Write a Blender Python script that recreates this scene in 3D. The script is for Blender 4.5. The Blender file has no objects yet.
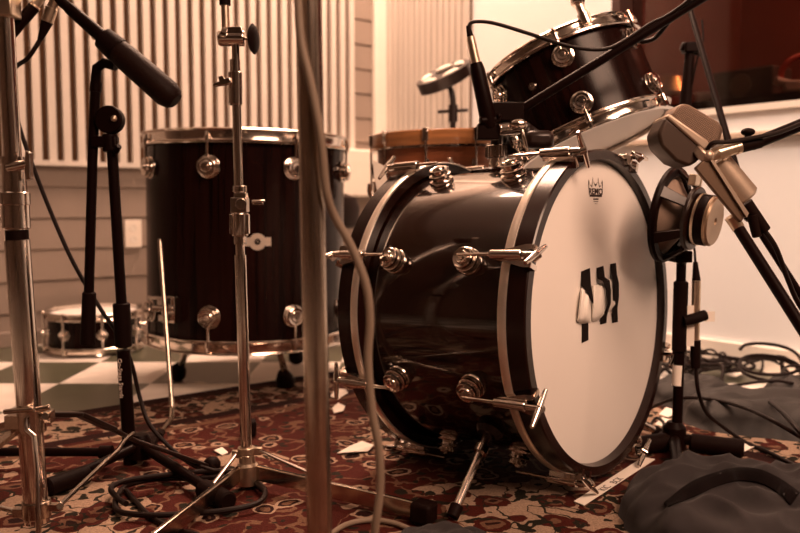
import bpy, math, random
from mathutils import Vector, Matrix, Quaternion, noise as mnoise
random.seed(7)
PI = math.pi
SC = bpy.context.scene
COL = SC.collection
V = Vector

# ------------------------------------------------------------------ camera
H = 0.45; F = 800.0; TH = math.atan(61.5 / F)
FW = V((0, math.cos(TH), -math.sin(TH))); UP = V((0, math.sin(TH), math.cos(TH)))
def ray(px, py):
    return FW + V(((px - 400) / F, 0, 0)) + UP * ((266.5 - py) / F)
def P(px, py, Y):
    d = ray(px, py); return V((0, 0, H)) + d * (Y / d.y)
def G(px, py, z=0.0):
    d = ray(px, py); return V((0, 0, H)) + d * ((z - H) / d.z)
cam = bpy.data.cameras.new('camera'); co = bpy.data.objects.new('camera', cam); COL.objects.link(co)
co.location = (0, 0, H); co.rotation_euler = (PI / 2 - TH, 0, 0)
cam.sensor_width = 36; cam.lens = 36; cam.clip_start = 0.02
cam.dof.use_dof = True; cam.dof.focus_distance = 1.17; cam.dof.aperture_fstop = 4.0
SC.camera = co

# ------------------------------------------------------------------ materials
def rgb(c): return (c[0], c[1], c[2], 1)
def new_mat(name):
    m = bpy.data.materials.new(name); m.use_nodes = True
    nt = m.node_tree
    return m, nt, nt.nodes['Principled BSDF']
def mat(name, col, rough=0.5, metal=0.0, var=0.0, vscale=20.0, bump=0.0, bscale=200.0, coat=0.0, spec=None, stretch=None, emit=None, sheen=0):
    m, nt, b = new_mat(name)
    b.inputs['Base Color'].default_value = rgb(col)
    b.inputs['Roughness'].default_value = rough
    b.inputs['Metallic'].default_value = metal
    b.inputs['Coat Weight'].default_value = coat
    b.inputs['Coat Roughness'].default_value = 0.06
    if sheen: b.inputs['Sheen Weight'].default_value = sheen
    if spec is not None: b.inputs['Specular IOR Level'].default_value = spec
    N = nt.nodes.new; L = nt.links.new
    tc = N('ShaderNodeTexCoord')
    if var:
        mp = N('ShaderNodeMapping'); L(tc.outputs['Object'], mp.inputs[0])
        if stretch: mp.inputs['Scale'].default_value = stretch
        n = N('ShaderNodeTexNoise'); n.inputs['Scale'].default_value = vscale; n.inputs['Detail'].default_value = 5
        L(mp.outputs[0], n.inputs['Vector'])
        r = N('ShaderNodeMapRange'); r.inputs[1].default_value = .3; r.inputs[2].default_value = .7
        r.inputs[3].default_value = 1 - var; r.inputs[4].default_value = 1 + var
        L(n.outputs[0], r.inputs[0])
        mx = N('ShaderNodeMix'); mx.data_type = 'RGBA'; mx.blend_type = 'MULTIPLY'; mx.inputs[0].default_value = 1
        mx.inputs[6].default_value = rgb(col); L(r.outputs[0], mx.inputs[7]); L(mx.outputs[2], b.inputs['Base Color'])
    if bump:
        n2 = N('ShaderNodeTexNoise'); n2.inputs['Scale'].default_value = bscale; n2.inputs['Detail'].default_value = 3
        L(tc.outputs['Object'], n2.inputs['Vector'])
        bp = N('ShaderNodeBump'); bp.inputs['Strength'].default_value = bump; bp.inputs['Distance'].default_value = .002
        L(n2.outputs[0], bp.inputs['Height']); L(bp.outputs[0], b.inputs['Normal'])
    if emit:
        b.inputs['Emission Color'].default_value = rgb(emit[0]); b.inputs['Emission Strength'].default_value = emit[1]
    return m

M = {}
M['chrome'] = mat('chrome', (.72, .65, .59), .13, 1, var=.05, vscale=30)
M['worn_chrome'] = mat('worn_chrome', (.58, .49, .41), .2, 1, var=.18, vscale=25)
M['satin'] = mat('satin_metal', (.66, .55, .43), .33, 1, var=.08, vscale=40)
M['lacquer'] = mat('black_lacquer', (.010, .0028, .002), .2, 0, var=.6, vscale=7, spec=.14, stretch=(12, 12, .4))
M['lacquer_bass'] = mat('bass_lacquer', (.010, .0025, .001), .2, 0, var=.4, vscale=6, spec=.15, coat=1.0, stretch=(1, 14, 14))
M['lacquer_bass'].node_tree.nodes['Principled BSDF'].inputs['Coat IOR'].default_value = 1.65
M['hoop_black'] = mat('black_hoop', (.011, .003, .002), .22, 0, var=.2, vscale=10, spec=.4)
M['inlay'] = mat('hoop_inlay', (.84, .76, .67), .3, .85, var=.05, vscale=30)
M['head'] = mat('coated_drumhead', (.78, .74, .70), .55, 0, var=.03, vscale=3, bump=.05, bscale=700)
M['clear_head'] = mat('clear_drumhead', (.80, .72, .64), .35, 0, var=.04, vscale=4)
M['tape_black'] = mat('black_tape', (.007, .0025, .002), .7, bump=.2, bscale=400, spec=.1)
M['cloth_white'] = mat('white_cloth', (.86, .82, .76), .8, bump=.2, bscale=300)
M['ink'] = mat('black_print', (.02, .006, .005), .6, bump=.1)
M['white_print'] = mat('pale_print', (.62, .52, .45), .6, bump=.1)
M['rubber'] = mat('black_rubber', (.007, .002, .0013), .6, bump=.2, bscale=150, spec=.08)
M['powder'] = mat('black_powder_coat', (.006, .0015, .001), .42, bump=.1, bscale=900, spec=.07)
M['black_metal'] = mat('black_metal', (.012, .004, .0025), .34, .0, var=.1, spec=.4)
M['cable'] = mat('black_cable', (.008, .0025, .0015), .5, bump=.1, spec=.18)
M['grey_cable'] = mat('pale_cable', (.22, .165, .12), .5, bump=.1)
M['wood_orange'] = mat('orange_maple', (.42, .18, .065), .3, 0, var=.25, vscale=8, coat=.4, stretch=(1, 1, 14))
M['wood_brown'] = mat('brown_maple', (.26, .085, .035), .3, 0, var=.3, vscale=8, coat=.4, stretch=(1, 1, 14))
M['gold_mic'] = mat('champagne_metal', (.42, .335, .265), .42, .7, var=.05)
M['gold_dark'] = mat('dark_champagne', (.045, .025, .016), .42, .3, var=.08)
M['gold_mid'] = mat('bracket_metal', (.15, .098, .066), .42, .6, var=.05)
M['paper'] = mat('paper', (.85, .78, .70), .8, var=.03, bump=.1)
M['jacket'] = mat('dark_jacket_fabric', (.015, .0105, .0115), .85, var=.12, vscale=12, bump=.4, bscale=900, sheen=.05)
M['jacket_fold_shade'] = mat('jacket_fold_shade', (.0045, .002, .002), .9, spec=.1, bump=.3, bscale=900)  # near-black tone standing in for shade inside the jacket's fold
M['bag'] = mat('dark_bag_nylon', (.007, .0035, .0024), .65, var=.2, vscale=10, bump=.3, bscale=500)
M['white_wall'] = mat('white_wall_paint', (.83, .85, .87), .75, var=.015, vscale=2)
M['clap'] = mat('painted_boards', (.27, .215, .18), .6, var=.04, vscale=6)
M['slat'] = mat('slat_wood', (.60, .55, .50), .55, var=.06, vscale=5, stretch=(6, 6, .5))
M['slat_back'] = mat('slat_backing', (.085, .036, .010), .8, var=.15, vscale=20)
M['trimw'] = mat('pale_trim', (.80, .75, .68), .5, var=.02)
M['apron'] = mat('window_apron_wood', (.55, .44, .35), .5, var=.05)
M['ceil'] = mat('ceiling_paint', (.75, .72, .70), .8, var=.02)
M['back_wall'] = mat('far_wall_paint', (.13, .085, .06), .8, var=.05)
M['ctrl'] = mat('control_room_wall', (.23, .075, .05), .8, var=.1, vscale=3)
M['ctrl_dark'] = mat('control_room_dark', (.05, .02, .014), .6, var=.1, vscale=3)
M['plate'] = mat('outlet_plastic', (.85, .78, .7), .4, var=.02)
M['magnet'] = mat('magnet_metal', (.40, .29, .20), .35, .8, var=.1)
M['cone'] = mat('speaker_cone', (.24, .17, .13), .7, var=.1)
M['red_tube'] = mat('red_rubber', (.6, .08, .05), .4, bump=.05)
M['brass'] = mat('brass', (.62, .42, .18), .3, 1, var=.1)
M['leather'] = mat('black_vinyl', (.011, .0035, .002), .55, spec=.12, bump=.3, bscale=250)

def glass_mat():
    m = bpy.data.materials.new('window_glass'); m.use_nodes = True; nt = m.node_tree; nt.nodes.clear()
    N = nt.nodes.new; L = nt.links.new
    o = N('ShaderNodeOutputMaterial'); mx = N('ShaderNodeMixShader'); t = N('ShaderNodeBsdfTransparent'); g = N('ShaderNodeBsdfGlossy')
    fr = N('ShaderNodeFresnel'); fr.inputs[0].default_value = 1.5
    t.inputs[0].default_value = (.72, .66, .62, 1); g.inputs['Roughness'].default_value = .03
    L(fr.outputs[0], mx.inputs[0]); L(t.outputs[0], mx.inputs[1]); L(g.outputs[0], mx.inputs[2]); L(mx.outputs[0], o.inputs[0])
    return m
M['glass'] = glass_mat()

def tile_mat():
    m, nt, b = new_mat('checker_vinyl'); N = nt.nodes.new; L = nt.links.new
    tc = N('ShaderNodeTexCoord'); mp = N('ShaderNodeMapping'); mp.vector_type = 'POINT'
    sx, sy = 1 / .231, 1 / .277
    mp.inputs['Location'].default_value = (.862 * sx, -1.994 * sy, .5); mp.inputs['Scale'].default_value = (sx, sy, 0)
    ck = N('ShaderNodeTexChecker'); ck.inputs['Scale'].default_value = 1
    ck.inputs[1].default_value = (.075, .078, .05, 1); ck.inputs[2].default_value = (.84, .78, .72, 1)
    L(tc.outputs['Object'], mp.inputs[0]); L(mp.outputs[0], ck.inputs[0])
    n = N('ShaderNodeTexNoise'); n.inputs['Scale'].default_value = 9; n.inputs['Detail'].default_value = 6; L(tc.outputs['Object'], n.inputs['Vector'])
    r = N('ShaderNodeMapRange'); r.inputs[1].default_value = .3; r.inputs[2].default_value = .7; r.inputs[3].default_value = .85; r.inputs[4].default_value = 1.1
    L(n.outputs[0], r.inputs[0])
    mx = N('ShaderNodeMix'); mx.data_type = 'RGBA'; mx.blend_type = 'MULTIPLY'; mx.inputs[0].default_value = 1
    L(ck.outputs[0], mx.inputs[6]); L(r.outputs[0], mx.inputs[7]); L(mx.outputs[2], b.inputs['Base Color'])
    b.inputs['Roughness'].default_value = .28
    return m
M['tile'] = tile_mat()

def rug_mat(w, d):
    m, nt, b = new_mat('patterned_rug'); N = nt.nodes.new; L = nt.links.new
    tc = N('ShaderNodeTexCoord'); co_ = tc.outputs['Object']
    def math_(op, a, c=None, d_=None):
        n = N('ShaderNodeMath'); n.operation = op
        for i, x in enumerate((a, c, d_)):
            if x is None: continue
            if isinstance(x, (int, float)): n.inputs[i].default_value = x
            else: L(x, n.inputs[i])
        return n.outputs[0]
    def noise(sc, det=2):
        n = N('ShaderNodeTexNoise'); n.inputs['Scale'].default_value = sc; n.inputs['Detail'].default_value = det; L(warp, n.inputs['Vector']); return n.outputs[0]
    def vor(sc, rnd=.7, feat='F1'):
        n = N('ShaderNodeTexVoronoi'); n.feature = feat; n.inputs['Scale'].default_value = sc; n.inputs['Randomness'].default_value = rnd; L(warp, n.inputs['Vector']); return n
    def mix(f, a, c):
        n = N('ShaderNodeMix'); n.data_type = 'RGBA'
        L(f, n.inputs[0])
        for s, x in ((6, a), (7, c)):
            if isinstance(x, tuple): n.inputs[s].default_value = rgb(x)
            else: L(x, n.inputs[s])
        return n.outputs[2]
    wn = N('ShaderNodeTexNoise'); wn.inputs['Scale'].default_value = 34; wn.inputs['Detail'].default_value = 2; L(co_, wn.inputs['Vector'])
    vm = N('ShaderNodeVectorMath'); vm.operation = 'MULTIPLY_ADD'; L(wn.outputs['Color'], vm.inputs[0]); vm.inputs[1].default_value = (.032, .032, 0); L(co_, vm.inputs[2])
    warp = vm.outputs[0]
    sep = N('ShaderNodeSeparateXYZ'); L(co_, sep.inputs[0]); X, Y = sep.outputs[0], math_('MULTIPLY', sep.outputs[1], -1.0)
    RED, DRED, CREAM, GREEN, TAN = (.055, .0075, .004), (.018, .003, .002), (.33, .23, .165), (.014, .011, .006), (.14, .07, .042)
    # red field with flowers, leaves and vines
    v1 = vor(16); d1 = v1.outputs['Distance']
    v2 = vor(34, .9); d2 = v2.outputs['Distance']
    vine = math_('LESS_THAN', math_('ABSOLUTE', math_('SUBTRACT', noise(20, 1), .5)), .024)
    red = mix(vine, RED, TAN)
    red = mix(math_('LESS_THAN', d2, .26), red, GREEN)
    red = mix(math_('LESS_THAN', d1, .31), red, CREAM)
    red = mix(math_('LESS_THAN', d1, .23), red, DRED)
    red = mix(math_('LESS_THAN', d1, .13), red, TAN)
    # cream field
    v3 = vor(17); d3 = v3.outputs['Distance']
    cre = mix(math_('LESS_THAN', d2, .36), CREAM, GREEN)
    cre = mix(math_('LESS_THAN', d3, .46), cre, RED)
    cre = mix(math_('LESS_THAN', d3, .27), cre, TAN)
    cre = mix(math_('LESS_THAN', d3, .16), cre, DRED)
    vine2 = math_('LESS_THAN', math_('ABSOLUTE', math_('SUBTRACT', noise(22, 1), .52)), .02)
    cre = mix(vine2, cre, GREEN)
    # distance to the nearest rug edge -> border bands
    ex = math_('SUBTRACT', w / 2, math_('ABSOLUTE', math_('SUBTRACT', X, w / 2)))
    ey = math_('SUBTRACT', d / 2, math_('ABSOLUTE', math_('SUBTRACT', Y, d / 2)))
    e = math_('MINIMUM', ex, ey)
    med = math_('GREATER_THAN', noise(3.2, 1), .62)
    for (mx_, my_, mr_) in MEDALS:
        dx = math_('SUBTRACT', X, mx_); dy = math_('SUBTRACT', Y, my_)
        dd = math_('SQRT', math_('ADD', math_('MULTIPLY', dx, dx), math_('MULTIPLY', dy, dy)))
        dd = math_('ADD', dd, math_('MULTIPLY', math_('SUBTRACT', noise(7, 2), .5), .22))
        med = math_('MAXIMUM', med, math_('LESS_THAN', dd, mr_))
    field = mix(med, red, cre)
    def band(lo, hi): return math_('MULTIPLY', math_('GREATER_THAN', e, lo), math_('LESS_THAN', e, hi))
    out = mix(band(.06, .20), field, cre)
    out = mix(band(.20, .235), out, DRED)
    out = mix(math_('LESS_THAN', e, .045), out, DRED)
    out = mix(band(.25, .27), out, TAN)
    fib = N('ShaderNodeTexNoise'); fib.inputs['Scale'].default_value = 420; fib.inputs['Detail'].default_value = 2; L(co_, fib.inputs['Vector'])
    r = N('ShaderNodeMapRange'); r.inputs[1].default_value = .25; r.inputs[2].default_value = .75; r.inputs[3].default_value = .6; r.inputs[4].default_value = 1.25; L(fib.outputs[0], r.inputs[0])
    mx = N('ShaderNodeMix'); mx.data_type = 'RGBA'; mx.blend_type = 'MULTIPLY'; mx.inputs[0].default_value = 1
    L(out, mx.inputs[6]); L(r.outputs[0], mx.inputs[7]); L(mx.outputs[2], b.inputs['Base Color'])
    bp = N('ShaderNodeBump'); bp.inputs['Strength'].default_value = .5; bp.inputs['Distance'].default_value = .003
    L(fib.outputs[0], bp.inputs['Height']); L(bp.outputs[0], b.inputs['Normal'])
    b.inputs['Roughness'].default_value = .9; b.inputs['Specular IOR Level'].default_value = .15
    return m

def grille_mat():
    m, nt, b = new_mat('mic_grille'); N = nt.nodes.new; L = nt.links.new
    tc = N('ShaderNodeTexCoord'); v = N('ShaderNodeTexVoronoi'); v.inputs['Scale'].default_value = 420; v.inputs['Randomness'].default_value = .2
    L(tc.outputs['Object'], v.inputs['Vector'])
    cr = N('ShaderNodeValToRGB'); cr.color_ramp.elements[0].position = .3; cr.color_ramp.elements[0].color = (.025, .012, .008, 1)
    cr.color_ramp.elements[1].position = .55; cr.color_ramp.elements[1].color = (.22, .145, .10, 1)
    L(v.outputs['Distance'], cr.inputs[0]); L(cr.outputs[0], b.inputs['Base Color'])
    bp = N('ShaderNodeBump'); bp.inputs['Strength'].default_value = .6; bp.inputs['Distance'].default_value = .001
    L(v.outputs['Distance'], bp.inputs['Height']); L(bp.outputs[0], b.inputs['Normal'])
    b.inputs['Metallic'].default_value = .5; b.inputs['Roughness'].default_value = .5
    return m
M['grille'] = grille_mat()

# ------------------------------------------------------------------ mesh builder
def frame(d, up=None):
    d = V(d).normalized()
    u = V(up) if up is not None else (V((0, 0, 1)) if abs(d.z) < .95 else V((1, 0, 0)))
    x = u.cross(d).normalized(); y = d.cross(x)
    return x, y, d
def mat_to(o, d, up=None):                                            # local Z along d
    x, y, z = frame(d, up)
    return Matrix(((x.x, y.x, z.x, o[0]), (x.y, y.y, z.y, o[1]), (x.z, y.z, z.z, o[2]), (0, 0, 0, 1)))
def spline(pts, n=8):
    pts = [V(p) for p in pts]
    if len(pts) < 3: return pts
    out = []
    for i in range(len(pts) - 1):
        p0 = pts[max(i - 1, 0)]; p1 = pts[i]; p2 = pts[i + 1]; p3 = pts[min(i + 2, len(pts) - 1)]
        for k in range(n):
            t = k / n
            out.append(.5 * ((2 * p1) + (p2 - p0) * t + (2 * p0 - 5 * p1 + 4 * p2 - p3) * t * t + (3 * p1 - p0 - 3 * p2 + p3) * t ** 3))
    out.append(pts[-1]); return out
class MB:
    def __init__(s): s.v = []; s.f = []
    def add(s, vs, fs):
        o = len(s.v); s.v += [V(v) for v in vs]; s.f += [tuple(i + o for i in f) for f in fs]; return s
    def lathe(s, prof, Mx=None, seg=48, closed=False):
        Mx = Mx or Matrix(); vs = []; fs = []; idx = []
        for (a, r) in prof:
            if r < 1e-6: idx.append([len(vs)]); vs.append(Mx @ V((0, 0, a)))
            else:
                idx.append(list(range(len(vs), len(vs) + seg)))
                for k in range(seg):
                    t = 2 * PI * k / seg; vs.append(Mx @ V((r * math.cos(t), r * math.sin(t), a)))
        pr = list(zip(idx, idx[1:])) + ([(idx[-1], idx[0])] if closed else [])
        for a, b in pr:
            for k in range(seg):
                k2 = (k + 1) % seg
                if len(a) == 1 and len(b) == 1: continue
                if len(a) == 1: fs.append((a[0], b[k2], b[k]))
                elif len(b) == 1: fs.append((a[k], a[k2], b[0]))
                else: fs.append((a[k], a[k2], b[k2], b[k]))
        return s.add(vs, fs)
    def cyl(s, p0, p1, r0, r1=None, seg=20, ch=0.0):
        p0 = V(p0); p1 = V(p1); r1 = r0 if r1 is None else r1; l = (p1 - p0).length
        if ch: pr = [(0, 0), (0, r0 - ch), (ch, r0), (l - ch, r1), (l, r1 - ch), (l, 0)]
        else: pr = [(0, 0), (0, r0), (l, r1), (l, 0)]
        return s.lathe(pr, mat_to(p0, p1 - p0), seg)
    def tube(s, pts, r, seg=10, n=8, smooth=True):
        ps = spline(pts, n) if smooth else [V(p) for p in pts]
        m = len(ps); vs = []; fs = []
        T = [(ps[min(i + 1, m - 1)] - ps[max(i - 1, 0)]).normalized() for i in range(m)]
        x, y, _ = frame(T[0])
        for i in range(m):
            if i:
                x = (x - T[i] * x.dot(T[i])).normalized(); y = T[i].cross(x)
            rr = r if not isinstance(r, (list, tuple)) else r[0] + (r[1] - r[0]) * i / (m - 1)
            for k in range(seg):
                t = 2 * PI * k / seg; vs.append(ps[i] + (x * math.cos(t) + y * math.sin(t)) * rr)
        for i in range(m - 1):
            for k in range(seg):
                k2 = (k + 1) % seg; fs.append((i * seg + k, i * seg + k2, (i + 1) * seg + k2, (i + 1) * seg + k))
        fs.append(tuple(range(seg - 1, -1, -1))); fs.append(tuple((m - 1) * seg + k for k in range(seg)))
        return s.add(vs, fs)
    def box(s, c, size, Mx=None):
        Mx = Mx or Matrix(); c = V(c); a, b, d = (x / 2 for x in size)
        vs = [Mx @ (c + V((i * a, j * b, k * d))) for i in (-1, 1) for j in (-1, 1) for k in (-1, 1)]
        return s.add(vs, [(0, 1, 3, 2), (4, 6, 7, 5), (0, 4, 5, 1), (2, 3, 7, 6), (0, 2, 6, 4), (1, 5, 7, 3)])
    def bar(s, p0, p1, w, h, up=None):                                # rectangular bar from p0 to p1
        p0 = V(p0); p1 = V(p1); Mx = mat_to(p0, p1 - p0, up); l = (p1 - p0).length
        return s.box((0, 0, l / 2), (w, h, l), Mx)
    def prism(s, poly, Mx, t):                                        # 2D outline (ccw) extruded along local z from 0 to t
        n = len(poly)
        vs = [Mx @ V((p[0], p[1], 0)) for p in poly] + [Mx @ V((p[0], p[1], t)) for p in poly]
        fs = [tuple(range(n - 1, -1, -1)), tuple(range(n, 2 * n))] + [(i, (i + 1) % n, n + (i + 1) % n, n + i) for i in range(n)]
        return s.add(vs, fs)
    def ball(s, c, r, sc=(1, 1, 1), Mx=None, seg=20, rings=12):
        pr = [(-r * math.cos(PI * i / rings), r * math.sin(PI * i / rings)) for i in range(rings + 1)]
        pr[0] = (-r, 0); pr[-1] = (r, 0)
        T = (Mx or Matrix.Translation(V(c))) @ Matrix.Diagonal((sc[0], sc[1], sc[2], 1))
        return s.lathe(pr, T, seg)
    def mesh(s, name, m, ang=35):
        me = bpy.data.meshes.new(name); me.from_pydata([tuple(v) for v in s.v], [], s.f); me.validate()
        import bmesh
        bm = bmesh.new(); bm.from_mesh(me); bmesh.ops.recalc_face_normals(bm, faces=bm.faces); bm.to_mesh(me); bm.free()
        if ang:
            me.polygons.foreach_set('use_smooth', [True] * len(me.polygons)); me.set_sharp_from_angle(angle=math.radians(ang))
        me.materials.append(m); return me
WM = {}
def part(name, src, m, parent=None, Mx=None, world=False, ang=35, bevel=0, label=None, kind=None):
    if isinstance(src, MB):
        if world and parent is not None:
            inv = WM[parent.name].inverted(); src.v = [inv @ v for v in src.v]
        me = src.mesh(name, M[m] if isinstance(m, str) else m, ang)
    else: me = src
    o = bpy.data.objects.new(name, me); COL.objects.link(o)
    if parent is not None: o.parent = parent
    Mx = Mx or Matrix(); o.matrix_basis = Mx
    WM[o.name] = (WM[parent.name] if parent is not None else Matrix()) @ Mx
    if bevel:
        bv = o.modifiers.new('bevel', 'BEVEL'); bv.width = bevel; bv.segments = 2; bv.limit_method = 'ANGLE'
    if label: o['label'] = label
    if kind: o['kind'] = kind
    return o
def thing(name, label, cat, Mx=None, loc=None, group=None):
    o = bpy.data.objects.new(name, None); COL.objects.link(o); o.empty_display_size = .05
    Mx = Mx or Matrix.Translation(V(loc or (0, 0, 0))); o.matrix_basis = Mx; WM[o.name] = Mx.copy()
    o['label'] = label; o['category'] = cat
    if group: o['group'] = group
    return o
def solo(name, mb, m, label, cat, group=None, ang=35, bevel=0, kind=None, origin=None):
    c = V(origin) if origin is not None else V((sum(v.x for v in mb.v) / len(mb.v), sum(v.y for v in mb.v) / len(mb.v), min(v.z for v in mb.v)))
    mb.v = [v - c for v in mb.v]
    o = part(name, mb, m, None, Matrix.Translation(c), ang=ang, bevel=bevel)
    o['label'] = label; o['category'] = cat
    if group: o['group'] = group
    if kind: o['kind'] = kind
    return o
def struct(name, mb, m, parent=None, ang=30, bevel=0):
    o = part(name, mb, m, parent, ang=ang, bevel=bevel)
    if parent is None: o['kind'] = 'structure'
    return o
def text(body, size, m, parent, Mx, name='lettering', ext=.0002, bold=0.0):
    c = bpy.data.curves.new(name, 'FONT'); c.body = body; c.size = size; c.align_x = 'CENTER'; c.align_y = 'CENTER'; c.extrude = ext; c.offset = bold
    c.materials.append(M[m]); o = bpy.data.objects.new(name, c); COL.objects.link(o); o.parent = parent; o.matrix_basis = Mx
    me = bpy.data.meshes.new_from_object(o); bpy.data.objects.remove(o)
    o = bpy.data.objects.new(name, me); COL.objects.link(o); o.parent = parent; o.matrix_basis = Mx
    WM[o.name] = WM[parent.name] @ Mx
    return o

# ------------------------------------------------------------------ room
CN = V((-.055, 3.47, 0)); EL = V((-.78, -.625, 0)).normalized(); ER = V((.625, -.78, 0)).normalized()
ER = (ER - EL * ER.dot(EL)).normalized()
NL = ER.copy(); NR = EL.copy()                                        # inward normals of the two seen walls
LA, LB, HT = 5.0, 5.6, 2.7
def sL(px):
    k = (px - 400) / F; return (CN.x - k * CN.y) / (k * EL.y - EL.x)
def sR(px):
    k = (px - 400) / F; return (k * CN.y - CN.x) / (ER.x - k * ER.y)
def wl(s, n, z): return CN + EL * s + NL * n + V((0, 0, z))           # left wall: along, out, up
def wr(s, n, z): return CN + ER * s + NR * n + V((0, 0, z))
def hexa(fn, s0, s1, n0, n1, z0, z1, mb):
    vs = [fn(s, n, z) for s in (s0, s1) for n in (n0, n1) for z in (z0, z1)]
    return mb.add(vs, [(0, 1, 3, 2), (4, 6, 7, 5), (0, 4, 5, 1), (2, 3, 7, 6), (0, 2, 6, 4), (1, 5, 7, 3)])
fl = MB(); q = [wl(-.3, -.3, 0), wl(LA + .2, -.3, 0), wl(LA + .2, LB + .2, 0), wl(-.3, LB + .2, 0)]
fl.add(q + [v - V((0, 0, .1)) for v in q], [(0, 1, 2, 3), (7, 6, 5, 4), (0, 4, 5, 1), (1, 5, 6, 2), (2, 6, 7, 3), (3, 7, 4, 0)])
struct('floor', fl, 'tile')
ce = MB(); hexa(wl, -.15, LA + .15, -.15, LB + .15, HT, HT + .1, ce); struct('ceiling', ce, 'ceil')
# left wall: horizontal boards, one profile of laps swept along the wall
prof = [(-.12, 0)]; z = 0
while z < HT:
    z1 = min(z + .101, HT); prof += [(.0, z + .0001), (.008, z + .006), (.004, z1 - .001)]; z = z1
prof += [(-.12, HT)]
w = MB(); n = len(prof); vs = [wl(-.12, a, b) for a, b in prof] + [wl(LA, a, b) for a, b in prof]
w.add(vs, [tuple(range(n)), tuple(range(2 * n - 1, n - 1, -1))] + [(i, (i + 1) % n, n + (i + 1) % n, n + i) for i in range(n)])
struct('wall_left', w, 'clap', ang=20)
WS0, WS1, WZ0, WZ1 = sR(607), 3.4, .722, 1.95                        # control-room window opening
w = MB()
hexa(wr, -.12, WS0, -.12, 0, 0, HT, w); hexa(wr, WS1, LB, -.12, 0, 0, HT, w)
hexa(wr, WS0, WS1, -.12, 0, 0, WZ0, w); hexa(wr, WS0, WS1, -.12, 0, WZ1, HT, w)
struct('wall_right', w, 'white_wall')
w = MB(); hexa(wr, LB, LB + .1, -.12, LA + .1, 0, HT, w); struct('wall_back', w, 'back_wall')
w = MB(); hexa(wl, LA, LA + .1, -.12, LB, 0, HT, w); struct('wall_near', w, 'back_wall')
b_ = MB(); hexa(wr, .0, LB, 0, .014, 0, .066, b_); struct('baseboard_right', b_, 'trimw', bevel=.003)
b_ = MB(); hexa(wl, .02, LA, .0085, .018, 0, .05, b_); struct('baseboard_left', b_, 'clap', bevel=.003)
b_ = MB(); hexa(wl, .012, sL(371), .0085, .03, 0, HT, b_); struct('trim_1', b_, 'trimw', bevel=.003)
b_ = MB(); hexa(wr, WS0 - .06, WS1, 0, .022, .632, .648, b_); struct('trim_2', b_, 'apron', bevel=.002)
# window: frame, sill and pane
win = bpy.data.objects.new('window_1', None); COL.objects.link(win); WM[win.name] = Matrix(); win['kind'] = 'structure'
b_ = MB(); hexa(wr, WS0, WS0 + .03, -.12, .0, WZ0, WZ1, b_); hexa(wr, WS1 - .03, WS1, -.12, .0, WZ0, WZ1, b_); hexa(wr, WS0, WS1, -.12, 0, WZ1 - .03, WZ1, b_)
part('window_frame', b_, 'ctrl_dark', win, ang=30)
b_ = MB(); hexa(wr, WS0, WS1, -.11, .012, WZ0 - .018, WZ0, b_); part('window_sill', b_, 'trimw', win, ang=30)
b_ = MB(); hexa(wr, WS0 + .03, WS1 - .03, -.072, -.066, WZ0, WZ1 - .03, b_); part('pane', b_, 'glass', win, ang=0)
# the dark control room behind the window
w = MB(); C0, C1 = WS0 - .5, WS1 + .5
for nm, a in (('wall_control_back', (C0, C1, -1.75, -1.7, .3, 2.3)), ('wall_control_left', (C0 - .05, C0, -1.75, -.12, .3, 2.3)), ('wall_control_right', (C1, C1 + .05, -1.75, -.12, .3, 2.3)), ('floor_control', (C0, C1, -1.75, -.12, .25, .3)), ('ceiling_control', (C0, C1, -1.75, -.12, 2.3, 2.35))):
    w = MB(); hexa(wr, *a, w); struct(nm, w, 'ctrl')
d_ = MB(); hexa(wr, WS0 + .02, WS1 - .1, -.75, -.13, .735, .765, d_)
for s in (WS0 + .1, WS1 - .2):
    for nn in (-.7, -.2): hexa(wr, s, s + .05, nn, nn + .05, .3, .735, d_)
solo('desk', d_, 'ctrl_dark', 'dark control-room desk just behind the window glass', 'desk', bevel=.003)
# acoustic slat panels: backing and slats
def slat_panel(fn, s0, s1, z0, z1, pitch, wd, out, label, base):
    r0 = fn(s0, base, z0)
    t = thing('slat_panel', label, 'acoustic panel', loc=r0, group='slatted acoustic panels')
    bk = MB(); hexa(fn, s0, s1, base, base + .012, z0, z1, bk); part('backing', bk, 'slat_back', t, world=True, ang=0)
    sl = MB(); s = s0
    while s + wd <= s1 + 1e-4:
        hexa(fn, s, s + wd, base + .012, base + out, z0 + .012, z1, sl); s += pitch
    part('slats', sl, 'slat', t, world=True, ang=0)
    r = MB(); hexa(fn, s0, s1, base + .0, base + out + .004, z0 - .004, z0 + .012, r); part('bottom_rail', r, 'slat', t, world=True, ang=0)
slat_panel(wl, sL(350), 2.6, .58, 2.3,   .045, .0238, .03, 'wide pale slatted acoustic panel on the board wall behind the floor tom', .0085)
slat_panel(wr, .006, sR(471), .5, 2.3, .035, .026, .026, 'narrow pale slatted panel beside the corner, behind the brown snare drum', 0)
# outlet and corner box
oc = wl(sL(132), .0085, .45 - .0985); OX = mat_to(oc, NL, (0, 0, 1))
t = thing('wall_outlet', 'white power outlet plate on the board wall left of the floor tom', 'outlet', OX)
part('cover_plate', MB().box((0, 0, .003), (.058, .095, .006)), 'plate', t, bevel=.0015)
for yy in (-.02, .02): part('socket', MB().lathe([(0, 0), (.006, .0001), (.0072, .013), (.006, .0135), (0, .0135)], Matrix.Translation(V((0, yy, 0))), 20), 'trimw', t)
bx = MB(); hexa(wl, .05, .32, .031, .12, .485, .672, bx)
solo('wall_box', bx, 'plate', 'plain white box mounted on the wall between floor tom and snare drum', 'wall box', bevel=.006)

# ------------------------------------------------------------------ rug
EA = -EL; EB = ER
RO = G(170, 400); RW, RD = 2.1, 2.4
ra = math.atan2(EA.y, EA.x)
rorg = RO - EA * 1.25; rorg.z = 0
RZ = .008
rg = MB(); nx, ny = 42, 48; vs = []; fs = []
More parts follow.
